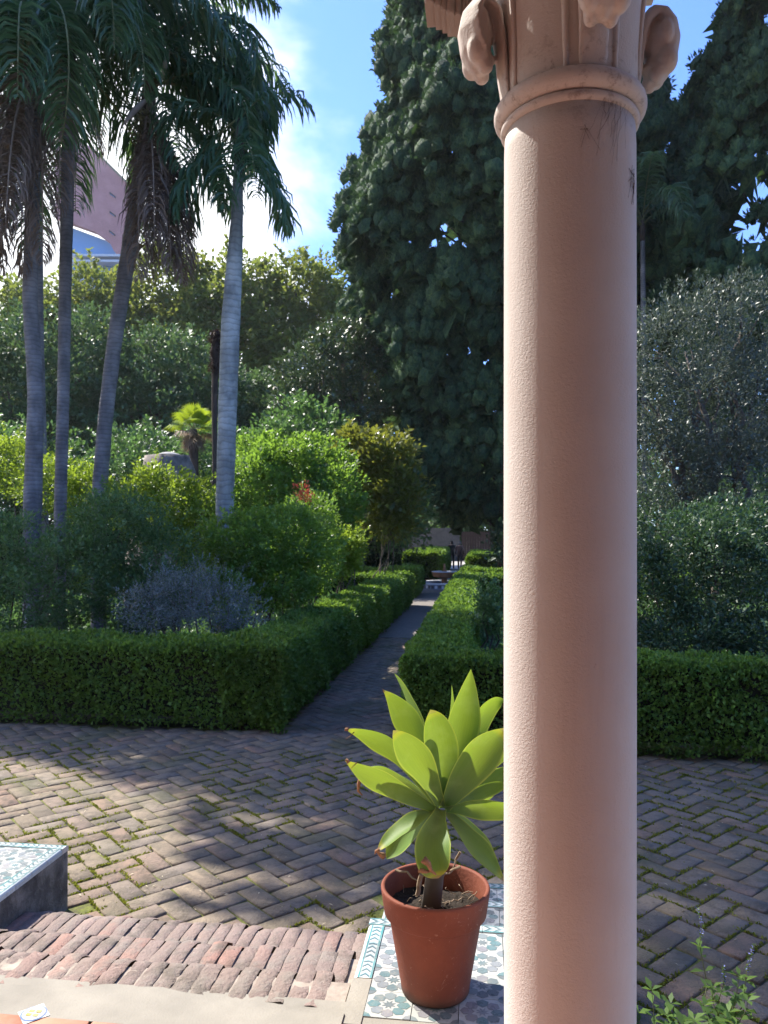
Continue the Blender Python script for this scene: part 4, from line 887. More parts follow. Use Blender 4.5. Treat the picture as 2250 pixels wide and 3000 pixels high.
shrub('small lime-green bush near the far hedge', [(750, 1190, 16.0, 34, 40), (735, 1215, 16, 36, 30)], 'shrublime', 200, 30, .15, .06, .034)
shrub('silvery grey-leaved bush just behind the front hedge', [(390, 1295, 9.9, 75, 62), (470, 1315, 9.9, 70, 52), (320, 1315, 9.7, 60, 48), (430, 1260, 10, 40, 35), (530, 1330, 9.8, 40, 36)], 'greyleaf', 420, 24, .15, .036, .012)
shrub('lime-green bush between the palm trunks', [(110, 1050, 15.0, 70, 50), (190, 1070, 14.6, 55, 50), (30, 1010, 16, 60, 60)], 'shrublime', 300, 30, .22, .075, .04)
shrub('big glossy shrub behind the lichened palm', [(560, 1060, 19.0, 75, 80), (620, 1020, 19.5, 70, 75), (690, 1030, 20, 70, 85), (560, 990, 20, 50, 45), (730, 1080, 19, 50, 70)], 'shrubmid', 620, 30, .30, .11, .06)
shrub('gold-lit magnolia bush leaning over the path', [(830, 985, 22, 60, 45), (862, 1060, 21.5, 42, 55), (770, 965, 22.5, 45, 32), (800, 1040, 22.3, 55, 50), (840, 1120, 22, 50, 40)], 'maglit', 330, 22, .34, .18, .085, lo=.6)
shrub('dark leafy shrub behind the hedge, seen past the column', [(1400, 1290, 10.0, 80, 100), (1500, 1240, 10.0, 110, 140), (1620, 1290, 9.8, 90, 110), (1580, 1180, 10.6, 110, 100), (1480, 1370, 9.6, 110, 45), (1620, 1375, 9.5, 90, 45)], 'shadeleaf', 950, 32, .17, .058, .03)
shrub('small low plant in the dark bed beside the path', [(1060, 1330, 10.5, 26, 34)], 'shrubdark', 40, 26, .14, .05, .028, stems=3)
o = tree('red_shoots', P(650, 1075, 14.0) - Vector((0, 0, .28)), blobs_at([(648, 1062, 14.0, 15, 17), (660, 1072, 14.0, 13, 11)]), 'redleaf', 'red young shoots sticking up from the rounded shrub', 'shoots', clumps=16, per=14, cr=.09, L=.06, Wd=.026, trunk_r=.008, part='foliage', stems=4, up=.9)
tree('olive_tree', G(1560, 14.5), blobs_at([(1480, 760, 14.5, 110, 120), (1600, 720, 14.8, 110, 110), (1420, 880, 14.5, 80, 110), (1540, 900, 14.2, 130, 120), (1650, 880, 14.5, 110, 130), (1450, 1010, 14.4, 100, 90), (1590, 1020, 14.2, 120, 90)]), 'olive',
     'grey-green olive tree behind the hedge, beside the column', 'tree', clumps=1500, per=26, cr=.30, L=.085, Wd=.024, trunk_r=.16, fork=1.2, flat=.9, hi=1.15, shoots=160, shoot_len=.7)

def cover(name, label, boxes, n, hgt, L, mat):
    P_ = []
    for x0, x1, y0, y1 in boxes:
        k = int(n * (x1 - x0) * (y1 - y0)); P_.append(np.stack([rng.uniform(x0, x1, k), rng.uniform(y0, y1, k), rng.random(k) ** 1.5 * hgt - .05], 1))
    p = np.concatenate(P_); p[:, 2] *= .6 + .4 * np.sin(p[:, 0] * 2.1) * np.sin(p[:, 1] * 1.7); d = unit(rng.normal(size=p.shape) + np.array([0, 0, .9])); s_ = np.maximum(1, np.hypot(p[:, 0], p[:, 1]) / 10); v, f = leaf_quads(p, d, unit(rng.normal(size=p.shape) + np.array([0, 0, .8])), L * s_ * rng.uniform(.7, 1.3, len(p)), L * s_ * .5); tag(mobj(name, np_mesh(name, v, f, M[mat], fattr=rng.random(len(f)))), label, 'ground cover', kind='stuff')
cover('ground_cover', 'low dark leafy ground cover under the shrubs', [(-10, -2.75, 8.5, 14), (-14, -2.75, 14, 21.7), (-.1, 7.5, 8.0, 14), (-.1, 9.5, 14, 21.8)], 200, .42, .09, 'shrubdark')
cover('undergrowth', 'dark undergrowth below the distant trees', [(-30, -3.8, 27.5, 50), (1.7, 26, 27.5, 50)], 18, .9, .12, 'yew')

# ------------------------------------------------------------------ palms
def frond(name, base, az, el, length, droop, mat, stem_mat, parent, origin, n=62, leaf=.62, wleaf=.034, hang=.9, sweep=0.0, bare=.16, seed=0):
    r = np.random.default_rng(seed); k = 18; p = np.array(base, float); e = el; a = az; pts = [p.copy()]; tang = []
    for i in range(k):
        t = (i + .5) / k; e_ = el - droop * t ** 1.25; a_ = az + sweep * t; d = np.array([math.cos(a_) * math.cos(e_), math.sin(a_) * math.cos(e_), math.sin(e_)]); tang.append(d); p = p + d * length / k; pts.append(p.copy())
    pts = np.array(pts); tang = np.array(tang + [tang[-1]]); ts = np.linspace(bare, .995, n); V, Fq, var = [], [], []
    for side in (-1, 1):
        tt = np.clip(ts + r.normal(0, .004, n), 0, .999); idx = (tt * k).astype(int); fr = (tt * k - idx)[:, None]; P0 = pts[idx] * (1 - fr) + pts[np.minimum(idx + 1, k)] * fr; T = tang[idx]
        S = unit(np.cross(T, np.array([0, 0, 1.0]) + .001)) * side; Up = np.cross(S * side, T); prof = np.sin(np.clip((tt - bare + .09) / (1 - bare + .09), 0, 1) * math.pi) ** .55
        L = leaf * prof * r.uniform(.85, 1.12, n); D0 = unit(S * .85 + T * .55 + Up * r.normal(.15, .30, n)[:, None]); D1 = unit(D0 * (1 - hang * .45) + np.array([0, 0, -1.0]) * hang * .55 + r.normal(0, .08, (n, 3))); D2 = unit(D1 * (1 - hang * .6) + np.array([0, 0, -1.0]) * hang + r.normal(0, .08, (n, 3)))
        A1 = P0 + D0 * L[:, None] * .25; A2 = A1 + D1 * L[:, None] * .4; A3 = A2 + D2 * L[:, None] * .35; Wn = unit(np.cross(D1, S + Up * .5 + r.normal(0, .5, (n, 3)))) * wleaf * .5
        q = np.stack([P0 - Wn * .5, P0 + Wn * .5, A1 + Wn, A1 - Wn, A2 + Wn * .8, A2 - Wn * .8, A3], 1); b0 = sum(len(x) for x in V); V.append(q.reshape(-1, 3)); o_ = b0 + np.arange(n)[:, None] * 7
        Fq.append((o_ + np.array([[0, 1, 2, 3]]), o_ + np.array([[3, 2, 4, 5]]), o_ + np.array([[5, 4, 6]]))); vv = np.clip(r.random(n) * .8 + .1, 0, 1); var.append(vv)
    org = np.array(origin); me = np_mesh(name, np.concatenate(V) - org, [Fq[0][0], Fq[1][0], Fq[0][1], Fq[1][1], Fq[0][2], Fq[1][2]], M[mat], fattr=np.concatenate([var[0], var[1]] * 3)); o = mobj(name, me, parent)
    mb = MB(); mb.tube([Vector(x) for x in pts - org], [.024 * (1 - .85 * i / k) * (length / 3.2) for i in range(k + 1)], 6, cap=False); mb.build('rachis', M[stem_mat], o, True); return o
def palm(label, pix, depth, widths, fronds, dead, bark='palmbark', group='tall feather palms', name='palm_tree', lean=0.0, seedless=False, spears=0):
    pts = [P(x, y, depth + lean * i) for i, (x, y) in enumerate(pix)]; base = pts[0].copy(); base.z = -.05; base.x += (pts[0].x - pts[1].x) * .2
    o = empty(name, base, label, 'palm tree', group); path = [base] + pts; dense = []
    for i in range(len(path) - 1):
        for s in range(6): dense.append(path[i].lerp(path[i+1], s / 6))
    dense.append(path[-1]); k = depth * S16 / F / 2; w = [widths[0]] + list(widths); rad = []
    for i in range(len(path) - 1):
        for s in range(6): rad.append((w[i] + (w[i+1] - w[i]) * s / 6) * k * (1 + .02 * math.sin((i*6+s) * 2.1)))
    rad.append(w[-1] * k); d2 = [dense[0]] + [(dense[i-1] + dense[i] * 2 + dense[i+1]) / 4 for i in range(1, len(dense)-1)] + [dense[-1]]
    mb = MB(); mb.tube([p - base for p in d2], rad, 18); mb.build('trunk', M[bark], o, True); top = pts[-1]
    mb = MB(); mb.tube([top - base - Vector((0, 0, .35)), top - base, top - base + Vector((0, 0, .3)), top - base + Vector((0, 0, .55))], [rad[-1] * 1.02, rad[-1] * 1.2, rad[-1] * .9, rad[-1] * .3], 14); mb.build('crownshaft', M['fibre'], o, True)
    for i, (az, el, ln, dr) in enumerate(fronds):
        frond('frond', top + Vector((0, 0, rnd.uniform(.1, .6))), R(az) + A, R(el), ln, R(dr), 'frond', 'stem', o, base, seed=i * 7 + int(depth * 10), n=int(54 * ln / 2.4), leaf=.80 * (ln / 3.0) ** .4, wleaf=.040, sweep=rnd.uniform(-.25, .25))
    for i, (az, el, ln, dr) in enumerate(dead):
        frond('dead_frond', top + Vector((0, 0, rnd.uniform(-.25, .1))), R(az) + A, R(el), ln, R(dr), 'deadfrond', 'deadstem', o, base, n=int(58 * ln / 2.4), leaf=.62, wleaf=.026, hang=1.15, seed=900 + i, bare=.28)
    return o, top, base
def ring_fronds(n, lo, hi, ln, r, dlo=95, dhi=135):
    return [((360 / n) * i * 1.0 + r.uniform(-14, 14) + (i % 3) * 41, r.uniform(lo, hi), ln * r.uniform(.85, 1.1), r.uniform(dlo, dhi)) for i in range(n)]
pr = random.Random(21)
palm('tall palm with a straight grey trunk at the end of the row, dead fronds hanging', [(70, 1105), (78, 850), (64, 640), (72, 400), (68, 150)], 12.5, [39, 33, 31, 29, 27], ring_fronds(17, 10, 72, 4.2, pr, 115, 150) + [(250, 20, 4.2, 112), (290, 10, 4.1, 105), (200, 15, 4.0, 112), (270, -10, 4.0, 80), (230, -15, 4.0, 75)], [(190 + 16 * i, -35 - pr.uniform(0, 20), 3.6 + pr.uniform(0, .6), 48) for i in range(8)])
palm('tall palm with a straight trunk between the row end and the leaning palm', [(130, 1100), (137, 850), (141, 600), (146, 400), (149, 130)], 13.2, [26, 25, 26, 27, 25], ring_fronds(18, 5, 70, 4.2, pr, 115, 150) + [(270, 15, 4.2, 112), (310, 15, 4.0, 112), (240, 5, 4.1, 100), (255, -12, 4.1, 78), (215, -8, 4.1, 82), (290, -15, 3.8, 75)], [(180 + 18 * i, -40 - pr.uniform(0, 20), 3.5 + pr.uniform(0, .7), 44) for i in range(7)])
p3 = [(0, 50, 3.4, 170), (8, 24, 3.0, 150), (-22, 54, 3.4, 170), (-5, 36, 3.2, 155), (12, 40, 3.2, 165), (-28, 12, 3.1, 100), (-14, -6, 3.3, 80), (25, 62, 3.3, 130), (-12, -2, 2.5, 95), (60, 70, 3.3, 100), (120, 66, 3.3, 100), (180, 55, 3.3, 120), (215, 40, 3.2, 125), (150, 30, 3.2, 120), (95, 84, 3.2, 55), (-75, 74, 3.1, 110), (160, 72, 3.2, 80), (20, 78, 3.1, 75), (-50, -25, 2.6, 62), (-8, -38, 2.7, 50), (14, -30, 2.8, 58)]
leanp, ltop, lbase = palm('leaning palm whose sunlit fronds arch over beside a pale trunk', [(215, 1060), (228, 900), (247, 740), (285, 500), (310, 330), (321, 215)], 13.5, [32, 31, 31, 33, 30, 26], p3, [(-70, -40, 3.5, 46), (-60, -52, 3.8, 36), (-55, -50, 3.6, 38), (-65, -55, 3.3, 34), (-80, -55, 3.9, 33), (-60, -48, 3.7, 40), (-40, -58, 3.6, 30), (-75, -62, 3.6, 26), (-50, -55, 3.9, 33)])
mb = MB(); pts_, dd_ = [], []
for k in range(900):
    t = rnd.random(); c = P(312 - 10 * t, 245 + 95 * t, 13.2) ; w = .19 * math.sin(math.pi * (.12 + .86 * t)) ; d = Vector(rvec(1)[0]); pts_.append(c + d * w * rnd.random() ** .4); dd_.append(d)
v, f = leaf_quads(np.array([list(p - lbase) for p in pts_]), np.array([list(d) for d in dd_]), rvec(900), .045, .04); M['fruit'] = leaf_mat('palm_fruit', (.10, .10, .05), (.22, .20, .10), (.2, .2, .08), .1, .5); mobj('fruit_cluster', np_mesh('fruit_cluster', v, f, M['fruit'], fattr=rng.random(900)), leanp)
M['spathe'] = plain_mat('dry_spathe', (.36, .32, .28), .75, .2, 9)
for a, b, w in (((330, 205), (262, 275), .10), ((345, 190), (368, 105), .09), ((318, 330), (318, 395), .10), ((300, 215), (284, 180), .05), ((322, 240), (344, 262), .07)):
    s_, e_ = P(*a, 13.2), P(*b, 13.0); mb = MB(); mb.tube([(s_.lerp(e_, t) + Vector((0, 0, .05 * math.sin(math.pi * t)))) - lbase for t in np.linspace(0, 1, 8)], [.012, .016, w * .35, w * .48, w * .5, w * .42, w * .22, .004], 8); mb.build('spathe', M['spathe'], leanp, True)
palm('pale lichened palm trunk standing alone behind the bright shrubs', [(485, 1110), (491, 900), (498, 700), (507, 560), (512, 470), (516, 330)], 12.6, [39, 40, 41, 34, 26, 20], [(185, -38, 2.1, 50), (215, -30, 1.9, 58), (160, -34, 2.0, 52), (260, -42, 1.8, 46), (-10, -40, 1.7, 46), (30, -35, 1.7, 50), (300, -34, 1.8, 50), (175, 60, 1.6, 120), (0, 62, 1.5, 125)], [], 'palmgreen')
palm('thin palm trunk half hidden behind the row-end palm', [(97, 1090), (93, 960), (86, 700), (84, 300), (86, 90)], 17, [15, 15, 15, 15, 14], ring_fronds(13, 5, 65, 3.0, pr), [(240 + 40 * i, -45, 3.0, 40) for i in range(4)])
palm('distant palm glimpsed between the two cypresses', [(1392, 1000), (1390, 700), (1388, 500)], 27, [11, 11, 10], ring_fronds(15, 0, 70, 3.4, pr), [], group='distant palms')
# shade tree standing outside the garden view, over the terrace side
# fan palm
fp = empty('fan_palm', G(418, 21), 'small fan palm with bright lime leaves and a fibrous dark trunk', 'palm tree'); fb = Vector(fp.location); hub = P(418, 928, 21)
mb = MB(); mb.tube([Vector((0, 0, -.05)), Vector((.02, 0, .8)), Vector((0, 0, (hub - fb).z - .2)), hub - fb], [.10, .11, .13, .10], 12); mb.build('trunk', M['fibre'], fp, True)
def fan(c, d, up, rad, mat, drop=0.0, nseg=30):
    d, up = Vector(d).normalized(), Vector(up); s = d.cross(up).normalized(); n = s.cross(d).normalized(); v, f = [], []; V = []
    for i in range(nseg):
        a = R(-125 + 250 * i / (nseg - 1)); e = d * math.cos(a) + s * math.sin(a); L = rad * (.72 + .28 * math.cos(a * .6)) * rnd.uniform(.93, 1.05); p0 = c; m_ = c + e * L * .55 + n * .03; t = c + e * L + Vector((0, 0, -1)) * L * (.10 + drop); w = (e.cross(n)).normalized() * L * .045
        b = len(V); V += [p0, m_ + w, t, m_ - w]; f.append((b, b+1, b+2, b+3))
    return V, f
for i in range(17):
    az = i * 2.399; el = R(80 - 6.2 * i); d = Vector((math.cos(az) * math.cos(el), math.sin(az) * math.cos(el), math.sin(el))); c = hub + d * .42; V, f = fan(c, d, (0, 0, 1) if el < 1.2 else (1, 0, 0), .42, 'fan', .05 + .012 * i); lo = mobj('leaf', np_mesh('leaf', np.array([list(x - fb) for x in V]), np.array(f), M['fan'] if i < 14 else M['deadfrond'], fattr=rng.random(len(f))), fp)
    mb = MB(); mb.tube([hub - fb, (hub + c) / 2 - fb + Vector((0, 0, .03)), c - fb], [.012, .009, .007], 5); mb.build('stalk', M['stem'], lo)
for i in range(9):
    az = i * .7; d = Vector((math.cos(az) * .5, math.sin(az) * .5, -.85)); c = hub + Vector((0, 0, -.1)) + d * .2; V, f = fan(c, d, (math.cos(az), math.sin(az), .2), .40, 'deadfrond', .1, 18); mobj('dead_leaf', np_mesh('dead_leaf', np.array([list(x - fb) for x in V]), np.array(f), M['deadfrond'], fattr=rng.random(len(f))), fp)
# shaggy dark dead palm pole
dp = empty('dead_palm', G(464, 18), 'thin dark dead palm pole with a shaggy fibrous head', 'palm tree'); db = Vector(dp.location); q = [P(462, 1130, 18), P(464, 1000, 18), P(463, 860, 18), P(465, 800, 18), P(464, 760, 18), P(467, 715, 18)]
mb = MB(); mb.tube([Vector((0, 0, -.05))] + [p - db for p in q], [.07, .065, .06, .065, .08, .11, .06], 10); mb.build('trunk', M['fibre'], dp, True)
n = 1500; t = rng.random(n); cpos = np.array([list(q[3].lerp(q[5], x) - db) for x in t]); d = rvec(n); d[:, 2] -= .6; wv = .12 + .05 * np.sin(t * 17); v, f = leaf_quads(cpos + rvec(n) * (wv * .7)[:, None], d, rvec(n), .13, .02); M['shag'] = leaf_mat('shaggy_fibre', (.025, .018, .015), (.08, .055, .045), (.1, .06, .04), .15, .9, .1); mobj('fibre_head', np_mesh('fibre_head', v, f, M['shag'], fattr=rng.random(n)), dp)

# rockwork mound behind the shrubs
mb = MB(); c = P(365, 1025, 19); c.z = 0; hh = P(365, 985, 19).z; r2 = random.Random(4)
mound = empty('rockwork_mound', c, 'rounded grey-brown rockwork mound behind the lime-green shrub', 'rockwork'); nv, nh = 30, 14; vs = []
for i in range(nh):
    t = i / (nh - 1)
    for j in range(nv):
        a = 2 * math.pi * j / nv; rr_ = .95 * (math.cos(t * 1.25) ** .6 + .05) * (1 + .10 * math.sin(a * 5 + t * 9) + r2.uniform(-.05, .05)); vs.append((rr_ * math.cos(a), rr_ * math.sin(a), -.1 + t * (hh + .1)))
M['rock'] = plain_mat('mossy_rock', (.20, .17, .15), .95, .5, 5, .9); mobj('stone', np_mesh('stone', np.array(vs), [np.array([(i*nv+j, i*nv+(j+1) % nv, (i+1)*nv+(j+1) % nv, (i+1)*nv+j) for i in range(nh-1) for j in range(nv)]), np.array([list(range((nh-1)*nv, nh*nv))])], M['rock'], True), mound)
mb = MB(); mb.lathe([(.30, hh - .12), (.34, hh), (.25, hh + .05), (.12, hh + .09)], 16); mb.build('cap_stone', plain_mat('pale_rock', (.36, .35, .34), .9), mound, True)

# ------------------------------------------------------------------ cypresses
M['drytwig'] = plain_mat('dry_twigs', (.032, .034, .02), 1.0, .5, 3, .8)
def puff_template(seed, n_lobe=10, per=24):
    r = np.random.default_rng(seed); d = r.normal(size=(n_lobe * 6, 3)); d[:, 2] = np.abs(d[:, 2]) * .9 - .25; d[:, 0] = np.abs(d[:, 0]) - .05; d = unit(d); keep = [0]
    for i in range(1, len(d)):     # lobes spread apart over the outer side
        if len(keep) < n_lobe and all(np.dot(d[i], d[j]) < .80 for j in keep): keep.append(i)
    d = d[keep]; lc = d * r.uniform(.52, .72, (len(d), 1)); P0, D0, SV, SF = [], [], [], []
    bm = bmesh.new(); bmesh.ops.create_icosphere(bm, subdivisions=1, radius=1); iv_ = np.array([v.co[:] for v in bm.verts]); if_ = np.array([[v.index for v in f.verts] for f in bm.faces]); bm.free()
    for c, o in zip(lc, d):
        lr = r.uniform(.24, .36); q = unit(r.normal(size=(per, 3)) + o * .8 + np.array([0, 0, .25])); P0.append(c + q * lr * .80); D0.append(unit(q * .8 + o * .25 + np.array([.1, 0, .45]) + r.normal(size=q.shape) * .3))
        fc = iv_[if_].mean(1); fk = if_[(fc @ unit(o + np.array([.3, 0, .2]))) > -.25]; SF.append(fk + sum(len(x) for x in SV)); SV.append(c + iv_ * lr * (1 + r.normal(0, .17, (len(iv_), 1))))
    n0 = sum(len(x) for x in SV); qv = r.normal(size=(9, 3, 3)) * .42 + r.normal(size=(9, 1, 3)) * .15 + np.array([-.3, 0, -.1]); SV.append(qv.reshape(-1, 3)); SF.append(np.arange(27).reshape(9, 3) + n0)
    return np.concatenate(P0), np.concatenate(D0), np.concatenate(SV), np.concatenate(SF)
PUFFS = [puff_template(s) for s in range(6)]
def cypress(name, label, base, prof, n, pr_, leafL, trunk_r, seed, face, squash=1.0):
    """prof: (z, radius) of the crown; lobed puffs laid over it like shingles"""
    r = np.random.default_rng(seed); o = empty(name, base, label, 'tree', 'tall cypresses'); zs = np.array([p[0] for p in prof]); rs = np.array([p[1] for p in prof]); V, Dq, var, SV, SF, SVar = [], [], [], [], [], []
    zz_ = np.linspace(zs[0], zs[-1], 400); w = np.interp(zz_, zs, rs); w /= w.sum(); z = r.choice(zz_, n, p=w) + r.normal(0, .1, n); th = np.where(r.random(n) < .72, face + r.uniform(-1.75, 1.75, n), r.uniform(0, 2 * math.pi, n))
    bulge = 1 + .09 * np.sin(3 * th + z * .35) + .07 * np.sin(5 * th - z * .8 + 1) + .05 * np.sin(9 * th + z * 1.7); shell = 1 - r.random(n) ** 1.8 * .26; rad = np.interp(z, zs, rs) * bulge * shell; sz = pr_ * r.uniform(.65, 1.35, n); cen = np.stack([np.cos(th) * rad, np.sin(th) * rad * squash, z], 1); cvar = r.random(n); b = 0
    for i in range(n):
        p0, d0, sv, sf = PUFFS[i % 6]; yaw = th[i] + r.normal(0, .35); tilt = r.uniform(-.1, .55); c_, s_ = math.cos(yaw), math.sin(yaw); ct, st_ = math.cos(tilt), math.sin(tilt); k = np.array([1, 1, 1.3])
        Rm = np.array([[c_, -s_, 0], [s_, c_, 0], [0, 0, 1]]) @ np.array([[ct, 0, -st_], [0, 1, 0], [st_, 0, ct]]); V.append(p0 * k @ Rm.T * sz[i] + cen[i]); Dq.append(d0 @ Rm.T); var.append(np.full(len(p0), cvar[i])); SV.append(sv * k @ Rm.T * sz[i] + cen[i]); SF.append(sf + b); b += len(sv); SVar.append(np.full(len(sf), cvar[i]))
    p = np.concatenate(V); d = np.concatenate(Dq); vv = np.concatenate(var); L = leafL * r.uniform(.6, 1.3, len(p)); v, f = leaf_quads(p, d, unit(r.normal(size=p.shape) + np.array([0, 0, .3])), L, L * .38, .05); sv = np.concatenate(SV); sf = np.concatenate(SF); svr = np.concatenate(SVar)
    fa = np.concatenate([np.clip(vv * .5 + r.random(len(p)) * .5, 0, 1), np.clip(svr * .45 + r.random(len(sf)) * .5, 0, 1)]); cme = np_mesh('crown', np.concatenate([v, sv]), [f, sf + len(v)], M['cypress'], fattr=fa); cme.polygons.foreach_set('use_smooth', np.concatenate([np.zeros(len(f)), np.ones(len(sf))]).astype(bool)); mobj('crown', cme, o)
    mb = MB(); top = zs[-1] * .96; mb.tube([(0, 0, -.1), (.05, 0, zs[0]), (0, .1, top * .5), (0, 0, top)], [trunk_r * 1.3, trunk_r, trunk_r * .7, trunk_r * .1], 12); mb.build('trunk', M['bark'], o, True); mb = MB()
    for i in range(70):
        zz1 = r.uniform(zs[0], top * .9); a = r.uniform(0, 6.28); rr_ = np.interp(zz1, zs, rs) * .85; mb.tube(limb_path((0, 0, zz1 - rr_ * .5), (math.cos(a) * rr_, math.sin(a) * rr_, zz1 + rr_ * .25), -.05, 6, .06), [.13, .11, .09, .07, .05, .02], 5)
    mb.build('branches', M['drytwig'], o, True); return o
kz = lambda y, d: H + (HZ - y * S16) / F * d
DC = 34.0; CC = G(1095, DC)
cypress('cypress_tree', 'huge dark cypress beyond the fountain, partly hidden by the column', CC, [(3.0, 2.2), (4.2, 3.9), (7.3, 4.7), (10.5, 5.5), (13, 6.3), (15.3, 7.1), (17.5, 6.4), (21.6, 5.3), (25.7, 4.6), (30, 3.6), (35, 1.6), (37, .3)], 1120, .88, .20, .42, 5, -1.6)
DR = 27.0
cypress('cypress_tree', 'tall dark cypress at the edge, behind the olive tree', G(1835, DR), [(1.5, 4.3), (6, 5.5), (10, 5.7), (14.3, 5.4), (17.6, 4.8), (20.8, 3.9), (26, 2.8), (31, 1.2), (33, .3)], 700, .82, .185, .45, 6, -2.2)
# ivy on the big trunk
n = 700; t = rng.random(n); a = rng.uniform(0, 6.28, n); ip = np.stack([np.cos(a) * .5, np.sin(a) * .5, .1 + t * 2.6], 1); v, f = leaf_quads(ip, unit(np.stack([np.cos(a), np.sin(a), rng.normal(0, .6, n)], 1)), rvec(n) + np.array([0, 0, .4]), .12, .09)
iv = mobj('ivy', np_mesh('ivy', v, f, M['ivy'], fattr=rng.random(n)), None, CC); tag(iv, 'ivy climbing the foot of the huge cypress trunk', 'ivy')

# ------------------------------------------------------------------ tree wall behind the garden
def bgtree(label, bl, mat, base_x, d, clumps, per, cr, L, Wd, name='tree', group='trees behind the garden', **kw):
    return tree(name, G(base_x, d), blobs_at(bl), mat, label, 'tree', group, clumps=clumps, per=per, cr=cr, L=L, Wd=Wd, trunk_r=kw.pop('trunk_r', .28), lo=kw.pop('lo', .6), hi=kw.pop('hi', 1.2), shoots=kw.pop('shoots', 70), shoot_len=kw.pop('shoot_len', L * 6), **kw)
for i, (x, y, lb) in enumerate(((210, 660, 'yellow-green plane tree in front of the glass and brick tower'), (370, 625, 'yellow-green plane tree behind the leaning palm'), (520, 640, 'yellow-green plane tree behind the pale palm trunk'), (655, 640, 'yellow-green plane tree above the dark magnolia'), (790, 730, 'yellow-green plane tree touching the big cypress'), (60, 700, 'yellow-green plane tree behind the row-end palm'))):
    bgtree(lb, [(x, y, 55, 75, 75), (x - 55, y + 70, 54, 70, 80), (x + 60, y + 60, 54.5, 72, 85), (x + 5, y + 130, 53.5, 85, 90), (x - 20, y - 35, 55, 40, 45), (x - 30, y + 210, 53, 80, 70), (x + 50, y + 220, 53, 80, 70)], 'plane', x, 55 + i * .7, 420, 30, 1.0, .36, .26, 'plane_tree', fork=6)
bgtree('dense evergreen with glossy light leaves behind the fan palm', [(350, 790, 40, 85, 75), (290, 850, 39, 90, 80), (420, 840, 39.5, 95, 85), (350, 920, 38.5, 120, 90), (470, 900, 39, 80, 90), (240, 930, 39, 80, 80)], 'ever', 350, 40, 720, 30, .60, .24, .13, fork=3)
bgtree('dark evergreen behind the straight palm trunks', [(60, 770, 39, 100, 85), (150, 830, 38, 90, 80), (20, 870, 37.5, 100, 90), (120, 940, 37, 110, 90), (190, 740, 40, 70, 60), (-60, 820, 38, 90, 110)], 'ever', 60, 39, 660, 30, .60, .24, .13, fork=3)
bgtree('leafy tree between the pale palm and the magnolia', [(550, 880, 42, 70, 60), (530, 940, 41, 80, 60), (600, 930, 41, 80, 60), (560, 980, 40, 90, 60)], 'ever', 560, 42, 420, 30, .62, .25, .14, fork=3)
bgtree('dark magnolia with shiny leaves and bare inner branches', [(740, 760, 33, 70, 55), (690, 820, 32.5, 75, 65), (780, 820, 33, 70, 75), (650, 880, 32, 60, 50), (750, 890, 32.5, 80, 55)], 'magnolia', 745, 33, 400, 26, .50, .21, .10, 'magnolia_tree', fork=4.0, lo=.8)
for i, (x, y, d, lb) in enumerate(((90, 1010, 33, 'dark understorey tree behind the lime-green bush'), (470, 1000, 31, 'dark understorey tree behind the dead palm pole'), (300, 1010, 32, 'dark understorey tree behind the rockwork mound'), (660, 960, 29, 'dark understorey tree below the magnolia'), (780, 1060, 30, 'dark understorey tree behind the gold-lit magnolia'), (-60, 1000, 30, 'dark understorey tree at the end of the palm row'))):
    bgtree(lb, [(x, y, d, 95, 75), (x - 60, y + 50, d, 75, 70), (x + 65, y + 55, d - .5, 75, 70)], 'shrubdark', x, d, 300, 30, .45, .19, .10, group='understorey trees', fork=1.5, trunk_r=.15)
bgtree('shady tree filling the gap beyond the people', [(1000, 1050, 66, 90, 110), (1120, 1040, 66, 90, 110), (1240, 1030, 67, 100, 120), (900, 1040, 66, 80, 110)], 'shrubdark', 1060, 66, 380, 28, 1.0, .4, .24, fork=3)
bgtree('tree behind the cypresses, seen between them', [(1390, 760, 48, 90, 120), (1480, 850, 47, 110, 120), (1380, 950, 46, 100, 120), (1560, 950, 46, 100, 130)], 'ever', 1420, 48, 460, 28, .85, .32, .18, fork=4)
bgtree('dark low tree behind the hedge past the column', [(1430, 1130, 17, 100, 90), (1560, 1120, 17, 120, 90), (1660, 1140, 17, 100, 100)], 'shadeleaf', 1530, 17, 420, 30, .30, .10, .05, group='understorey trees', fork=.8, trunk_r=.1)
bgtree('dark shrubby tree in the bed under the big cypress', [(1110, 1180, 27, 40, 40), (1180, 1150, 28, 70, 60), (1280, 1160, 28, 80, 60)], 'yew', 1200, 28, 240, 28, .35, .16, .08, group='understorey trees', fork=.8, trunk_r=.1)
tl = []; k = 900; tp = np.stack([np.where(rng.random(k) < .4, rng.uniform(-14, 16, k), rng.uniform(-70, 45, k)), rng.uniform(68, 82, k), rng.random(k) * 9.5], 1); v, f, var = clump_leaves(tp, np.tile([0, -.6, .6], (k, 1)), 22, rng.uniform(1.2, 2.4, k), .75, .5)
tag(mobj('treeline', np_mesh('treeline', v, f, M['shrubdark'], fattr=var)), 'distant mass of dark trees closing the view behind the garden', 'trees', kind='stuff')
# tall trees standing beside the house, outside this view, that shade the paving
for i, (x, y, z, rr_, lb) in enumerate(((-11.0, 14.0, 19.0, 2.6, 'tall shade tree beside the palm bed'), (-13.6, 14.3, 12.0, 1.9, 'lower shade tree further along the palm bed'))):
    tree('shade_tree', (x, y, -.05), [((x, y, z), (rr_, rr_, rr_ * .8)), ((x + rr_ * .6, y - rr_ * .3, z - rr_ * .4), (rr_ * .7, rr_ * .7, rr_ * .6)), ((x - rr_ * .5, y + rr_ * .6, z - .4), (rr_ * .8, rr_ * .8, rr_ * .7))], 'ever', lb, 'tree', 'shade trees', clumps=300, per=26, cr=.7, L=.30, Wd=.18, trunk_r=.3, fork=7)

